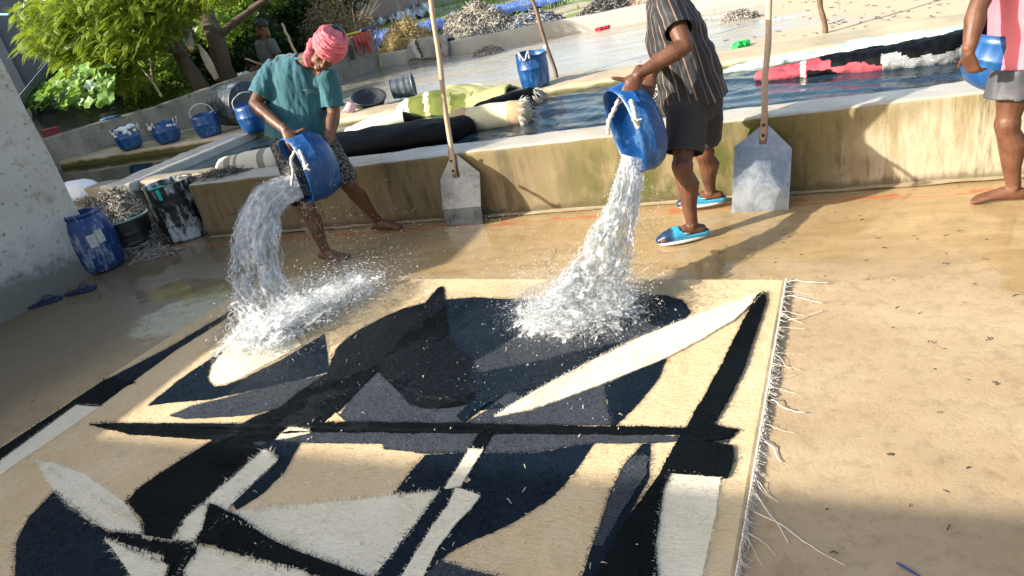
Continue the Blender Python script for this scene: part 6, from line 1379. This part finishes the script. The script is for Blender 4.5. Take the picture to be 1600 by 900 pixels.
def stream(name, label, sects, landing, n1, seed, splash, drift, ring):
    """sects: (centre, half width vector, half depth vector, raggedness)"""
    rg = np.random.default_rng(seed); root = empty(name, landing, label, 'water')
    W = np.array([[*s[1]] for s in sects]); D = np.array([[*s[2]] for s in sects]); Rg = np.array([s[3] for s in sects]); ix = np.arange(len(sects))
    Ci = np.array([[*p] for p in catmull([s[0] for s in sects], 12)]); ti = np.linspace(0, len(sects)-1, len(Ci)); itp = lambda A_, s: np.array([np.interp(s, ix if len(A_) == len(ix) else ti, A_[:, k]) for k in range(3)])
    end = len(sects)-1.0; parts = []
    for L_, (dp, hole, wd) in enumerate(((.9, -.32, 1.0), (.0, -.05, .95), (-.9, -.20, 1.03), (-.4, .08, 1.12))):
        def fn(u, v):
            s = end*v; uu = u*2-1; r_ = np.interp(s, ix, Rg); e = fbm((uu*2.0+L_*5, s*1.9, seed), 1.5, 4); e2 = fbm((uu*6+L_*3, s*5, seed+1), 1.3, 3)
            return V3(itp(Ci, s)+itp(W, s)*uu*(wd+.16*r_*fbm((L_*4+3*(uu > 0), s*2.6, seed), 1.4, 4))+itp(D, s)*(dp*math.cos(uu*1.35)+(.9*e+.35*e2)*(.25+r_)))
        def keep(u, v):
            s = end*v; r_ = np.interp(s, ix, Rg); uu = abs(u*2-1); h_ = fbm((u*5+L_*9, s*1.7, seed+3), 1.3, 5); return h_ > hole-(1-min(1, r_))*.9+.55*max(0, uu-.75)*r_ +.25*max(0, v-.8)
        parts.append(uvgrid('x', fn, 34, 120, keep, None, None, L_*1.7))
    merge_uv('stream', parts, WEB, root)
    mb = MB()
    for k in range(n1):
        u = rg.choice([-1, 1])*rg.uniform(.75, 1.15) if rg.random() < .55 else rg.uniform(-1, 1); w = rg.uniform(-1, 1); s0 = rg.uniform(.3, len(sects)-1.4); ln = rg.uniform(.3, 1.5); s1 = min(end, s0+ln); pts = []; m_ = int(10+10*ln); ph = rg.random()*6; fr_ = rg.uniform(3, 8)
        for i in range(m_+1):
            s = s0+(s1-s0)*i/m_; r_ = np.interp(s, ix, Rg); uu = u+r_*.14*math.sin(s*fr_+ph)+r_*.05*math.sin(s*fr_*2.4+ph*2); ww = w+r_*.3*math.cos(s*fr_*.8+ph)
            pts.append(V3(itp(Ci, s)+itp(W, s)*uu+itp(D, s)*ww))
        r0_ = rg.uniform(.0014, .0036); mb.tube(pts, [r0_*(.25+.75*math.sin(math.pi*(i+.3)/(m_+.6)))*(1+.5*math.sin(i*1.9+ph)) for i in range(m_+1)], 6, V3((.2, -1, .1)))
    o = mb.build('ligaments', DROP, root); o['kind'] = 'stuff'
    # splash: thin torn petals thrown up and outwards round the landing place, then finer threads
    parts = []
    for k in range(splash):
        c, a, sz = ring(rg); vel = np.array([math.cos(a), math.sin(a), 0])*rg.uniform(.15, .9)*sz; vz = rg.uniform(.5, 1.5)*sz; wv = np.array([-math.sin(a), math.cos(a), 0])*rg.uniform(.03, .085); T_ = rg.uniform(.10, .22); sd2 = rg.random()*50
        def fn(u, v):
            t_ = T_*v; uu = u*2-1; q = c+vel*t_*(1+.25*fbm((uu*2, v, sd2), 1.2, 2))*1.4+wv*uu*(.5+.9*v)+np.array([0, 0, vz*t_-4*t_*t_]); e = fbm((uu*2.5, v*3, sd2), 1.4, 3)*.022; q = q+np.array([e, e*.6, abs(e)*.8]); q[2] = max(q[2], .024); return q
        top = [.55+.45*fbm((i*.45, sd2, 2), 1.2, 3) for i in range(14)]
        parts.append(uvgrid('x', fn, 12, 14, lambda u, v: v < top[int(u*12)]+.1 and fbm((u*3, v*4, sd2+9), 1.5, 3) > -.22, None, None, sd2))
    merge_uv('splash', parts, WEBF, root)
    mb = MB()
    for k in range(splash*4):
        q, vel, r_ = drift(rg); pts = []; T_ = rg.uniform(.01, .035); t0 = rg.random()**1.5*.12; wv = rg.normal(0, .006, 3); phs = rg.random()*6; r_ *= .45
        for i in range(6): tt = t0+T_*i/5; pts.append(V3(q+vel*tt+np.array([0, 0, -2.75*tt*tt])+wv*math.sin(i*1.5+phs))); pts[-1].z = max(.024, pts[-1].z)
        mb.tube(pts, [r_*(.3+.7*math.sin(math.pi*(i+.4)/5.8)) for i in range(6)], 5, V3((0, 0, 1)))
    o = mb.build('threads', DROP, root); o['kind'] = 'stuff'
    return root, Ci, itp, W, D, Rg, ix, rg
def px_sect(px, py, Y, hw, wdir, hd, rag):
    c = AT(px, py, Y); z = (c-CAM).dot(fw); w = (CR*wdir[0]-CU*wdir[1]).normalized()*(hw*z/F_PX); return (c, w, (ray(px, py).normalized())*hd, rag)
# left: arcs out of the bucket and falls in a wide torn curtain
secL = [px_sect(468, 290, 3.60, 19, (.35, .94), .05, .05), px_sect(440, 300, 3.50, 22, (.35, .94), .05, .1), px_sect(418, 318, 3.38, 26, (.65, .75), .05, .3), px_sect(403, 355, 3.22, 32, (.97, .2), .06, .7), px_sect(400, 405, 3.06, 36, (1, .05), .07, 1), px_sect(408, 455, 2.88, 42, (1, .1), .09, 1.2), px_sect(424, 500, 2.76, 55, (1, .1), .10, 1.4), px_sect(440, 535, 2.66, 70, (1, 0), .10, 1.5)]
gA = G(385, 545, .02); gB_ = G(560, 455, .02); gC = G(470, 520, .02)
def driftL(rg):
    t_ = rg.random(); c = np.array(gA.lerp(gB_, t_)); c[:2] += rg.normal(0, .09, 2)*(1.3-.5*t_); c[2] = .025; a = rg.uniform(0, 6.28); sp = rg.uniform(.1, 1.1)
    return c, np.array([math.cos(a)*sp+.6, math.sin(a)*sp*.8, rg.uniform(.3, 2.0)*(1.0-.3*t_)]), rg.uniform(.003, .0065)
def ringL(rg):
    t_ = rg.random(); c = np.array(gA.lerp(gB_, t_)); c[:2] += rg.normal(0, .075, 2)*(1.2-.6*t_); c[2] = .024; return c, rg.normal(.5, 1.3), 1.1-.35*t_
outL = stream('poured_water', 'wide torn curtain of water falling from the left bucket onto the rug', secL, gC, 150, 3, 230, driftL, ringL)
secR = [px_sect(988, 245, 3.47, 16, (1, .25), .05, .05), px_sect(985, 275, 3.38, 19, (1, .25), .05, .3), px_sect(974, 320, 3.18, 22, (1, .3), .06, .7), px_sect(956, 370, 3.04, 30, (1, .3), .07, .9), px_sect(938, 420, 2.90, 42, (1, .25), .09, 1.1), px_sect(922, 465, 2.78, 56, (1, .15), .10, 1.3), px_sect(908, 498, 2.68, 66, (1, .1), .10, 1.4)]
gA2 = G(845, 490, .02); gB2 = G(972, 478, .02); gC2 = G(885, 515, .02)
def driftR(rg):
    a = rg.uniform(0, 6.28); rr = rg.random()**.5; c0 = np.array(G(905, 498, .02)); c = c0+np.array([math.cos(a)*.22*rr, math.sin(a)*.17*rr, .005]); sp = rg.uniform(.1, .95); b = a+rg.normal(0, .6)
    return c, np.array([math.cos(b)*sp, math.sin(b)*sp*.8, rg.uniform(.3, 1.6)]), rg.uniform(.003, .006)
def ringR(rg):
    a = rg.uniform(0, 6.28); rr = rg.random()**.5; c = np.array(G(905, 496, .02))+np.array([math.cos(a)*.20*rr, math.sin(a)*.16*rr, .004]); return c, a+rg.normal(0, .7), .85
outR = stream('poured_water', 'narrow stream of water falling from the right bucket onto the navy shape', secR, gC2, 130, 8, 210, driftR, ringR)
def octa(root, P, S):
    v = np.array([(1, 0, 0), (-1, 0, 0), (0, 1, 0), (0, -1, 0), (0, 0, 1), (0, 0, -1)], float); f = np.array([(0, 2, 4), (2, 1, 4), (1, 3, 4), (3, 0, 4), (2, 0, 5), (1, 2, 5), (3, 1, 5), (0, 3, 5)])
    P = np.array(P); S = np.array(S); V = (P[:, None]+S[:, None, None]*v[None]).reshape(-1, 3); o = soup('mist', V, (f[None]+(np.arange(len(P))*6)[:, None, None]).reshape(-1, 3), MIST, None, root); o['kind'] = 'stuff'
tm = NT('water_mist'); tm.col((.93, .95, .96)); tm.rough(.3); MIST = tm.m
def spray(out, dr, n_near, n_along, n_far, centre, far_reg):
    root, Ci, itp, W, D, Rg, ix, rg = out; P = []; S = []; St = []
    for k in range(n_near):
        q, vel, r_ = dr(rg); tt = .27*rg.random()**1.4; p = q+vel*tt*1.25+np.array([0, 0, -3*tt*tt]); p[2] = max(p[2], .022+.004*rg.random()); P.append(p); S.append(.0007+.0024*rg.random()**4); St.append(vel+[0, 0, -6*tt])
    for k in range(n_along):
        s = rg.uniform(.8, len(ix)-1.0); r_ = np.interp(s, ix, Rg); u = (1.0+abs(rg.normal(0, .16)))*(1 if rg.random() < .5 else -1) if rg.random() < .6 else rg.uniform(-1, 1); p = itp(Ci, s)+itp(W, s)*u+itp(D, s)*rg.uniform(-1.6, 1.6); P.append(p); S.append(.0008+.0024*rg.random()**4); St.append(np.array([rg.normal(0, .3), rg.normal(0, .3), -1]))
    for k in range(n_far):
        p = far_reg(rg); P.append(p); S.append(.0008+.0012*rg.random()**2); St.append(np.array([rg.normal(), rg.normal(), 1]))
    drops('droplets', P, S, DROP, root, np.array(St))
    P = []; S = []
    for k in range(n_near*4):
        q, vel, r_ = dr(rg); tt = .24*rg.random()**1.3; p = q+vel*tt*1.15+rg.normal(0, .02, 3)+np.array([0, 0, -3*tt*tt]); p[2] = max(p[2], .022+.02*rg.random()**2); P.append(p); S.append(rg.uniform(.0005, .0011))
    for k in range(n_along*3):
        s = rg.uniform(1.5, len(ix)-1.0); r_ = np.interp(s, ix, Rg); p = itp(Ci, s)+itp(W, s)*rg.normal(0, .75)+itp(D, s)*rg.uniform(-1.6, 1.6); P.append(p); S.append(rg.uniform(.0005, .001))
    octa(root, P, S)
def farL(rg): p = AT(480+abs(rg.normal(0, 80)), 400+rg.normal(0, 35), 3.1+rg.random()*.4); p.z = max(p.z, .01); return np.array(p) if rg.random() < .8 else np.array(AT(478+rg.normal(0, 6), rg.uniform(315, 400), 3.35))
def farR(rg):
    if rg.random() < .6: p = AT(850+rg.normal(0, 70), 345+rg.uniform(-20, 110), 3.2+rg.random()*.5)
    else: p = AT(1010+rg.normal(0, 22), rg.uniform(290, 400), 3.7+.4*rg.random())
    p.z = max(p.z, .008); return np.array(p)
spray(outL, driftL, 13000, 1500, 1500, None, farL); spray(outR, driftR, 12000, 1500, 1800, None, farR)
# drops lying on the wet rug and floor
P = []; S = []
for k in range(800):
    px, py = RNG.uniform(400, 960), RNG.uniform(450, 660); g = G(px, py, ZR); P.append((g.x, g.y, ZR+.003)); S.append(.001+.0025*RNG.random()**4)
drops('rug_droplets', P, S, DROP, rug)
t = NT('water_film'); hn = t.noise(26, 4, .6, t.vec((1, 1.6, 1))); bp = t.n('ShaderNodeBump'); bp.inputs['Strength'].default_value = .9; bp.inputs['Distance'].default_value = .02; t.l(hn, bp.inputs['Height'])
tr = t.n('ShaderNodeBsdfTransparent'); tr.inputs[0].default_value = (.93, .93, .92, 1); gl = t.n('ShaderNodeBsdfGlossy'); gl.inputs['Roughness'].default_value = .16; t.l(bp.outputs[0], gl.inputs['Normal']); fr_ = t.n('ShaderNodeFresnel'); fr_.inputs[0].default_value = 1.25; t.l(bp.outputs[0], fr_.inputs['Normal'])
mx = t.n('ShaderNodeMixShader'); t.l(t.math('MULTIPLY', fr_.outputs[0], .07), mx.inputs[0]); t.l(tr.outputs[0], mx.inputs[1]); t.l(gl.outputs[0], mx.inputs[2]); t.l(mx.outputs[0], t.t.nodes['Material Output'].inputs[0]); FILM = t.m
c0, c1 = G(380, 560, .03), G(960, 500, .03)
def ffn(u, v): p = c0.lerp(c1, u)+ey*(.55-1.35*v); return V3((p.x, p.y, ZR+.0085+rug_hump(p.x, p.y)+.0012*fbm((p.x, p.y, 3), 30)))
def fkeep(u, v): return fbm((u*4, v*3, 12), 1.3, 5) > -.25+1.6*max(0, abs(v-.45)-.28)+1.5*max(0, abs(u-.5)-.44)
merge_uv('water_film', [uvgrid('x', ffn, 150, 90, fkeep, None, None)], FILM, rug)
# drops sitting in the buckets' mouths: the sheet of water still inside
for c, a, Mz, sgn, nm in ((cL, aL, MLb, 1, 'left'), (cR, aR, MRb, 1, 'right')): pass

# debris on the floor: fibres, flakes and bits of yarn
mb = MB()
for k in range(150):
    x, y = RNG.uniform(-.2, 1.7), RNG.uniform(.9, 4.0)
    if y < 3.15 and x < .05: continue
    if RNG.random() < .35 and x < .6: continue
    L_ = .008+.022*RNG.random()**2; a = RNG.normal(0, .7); z = fl_z(x, y)+.003; d = V3((math.cos(a), math.sin(a), 0)); q = V3((x, y, z)); mb.tube([q, q+d*L_*.5+V3((0, L_*.12*RNG.normal(), .001)), q+d*L_], [.0015, .0017*(.6+RNG.random()), .001], 5, V3((0, 0, 1)))
for (px, py) in ((1233,371),(1381,388),(1476,412),(1390,711),(1555,600),(1545,530),(1455,535)):
    g = G(px, py, .0)
    for j in range(3): q = g+V3((RNG.normal(0, .005), RNG.normal(0, .004), .003)); a = RNG.random()*6; mb.tube([q, q+V3((.008*math.cos(a), .008*math.sin(a), .002))], [.0025, .0012], 5)
tag(mb.build('floor_debris', simple('dark_fluff', (.03, .025, .03), (.08, .06, .05), 30, .9, 0)), 'scattered dark fibres and flecks on the concrete floor', 'debris', None, 'stuff')
mb = MB()
for k in range(420):
    x, y = RNG.uniform(-1.5, 3.2), RNG.uniform(7.3, 11.2)
    if x < .2 and RNG.random() < .8: continue
    L_ = .02+.05*RNG.random()**2; a = RNG.normal(0, .7); d = V3((math.cos(a), math.sin(a), 0)); q = V3((x, y, .468)); mb.tube([q, q+d*L_*.5+V3((0, .01*RNG.normal(), .002)), q+d*L_], [.003, .004*(.6+RNG.random()), .002], 5, V3((0, 0, 1)))
tag(mb.build('terrace_debris', simple('dark_fluff', (.03, .025, .03))), 'dark scraps scattered over the dry right part of the terrace', 'debris', None, 'stuff')
mb = MB(); g = G(1420, 893, .0); d = V3((.8, -.6, 0)).normalized(); g0 = V3((g.x, g.y, .006)); mb.tube([g0-d*.03, g0, g0+d*.03], [.003, .004, .002], 6, V3((0, 0, 1))); tag(mb.build('blue_twig', simple('blue_thread', (.02, .05, .25))), 'short dark blue strand on the floor at the bottom right', 'strand')
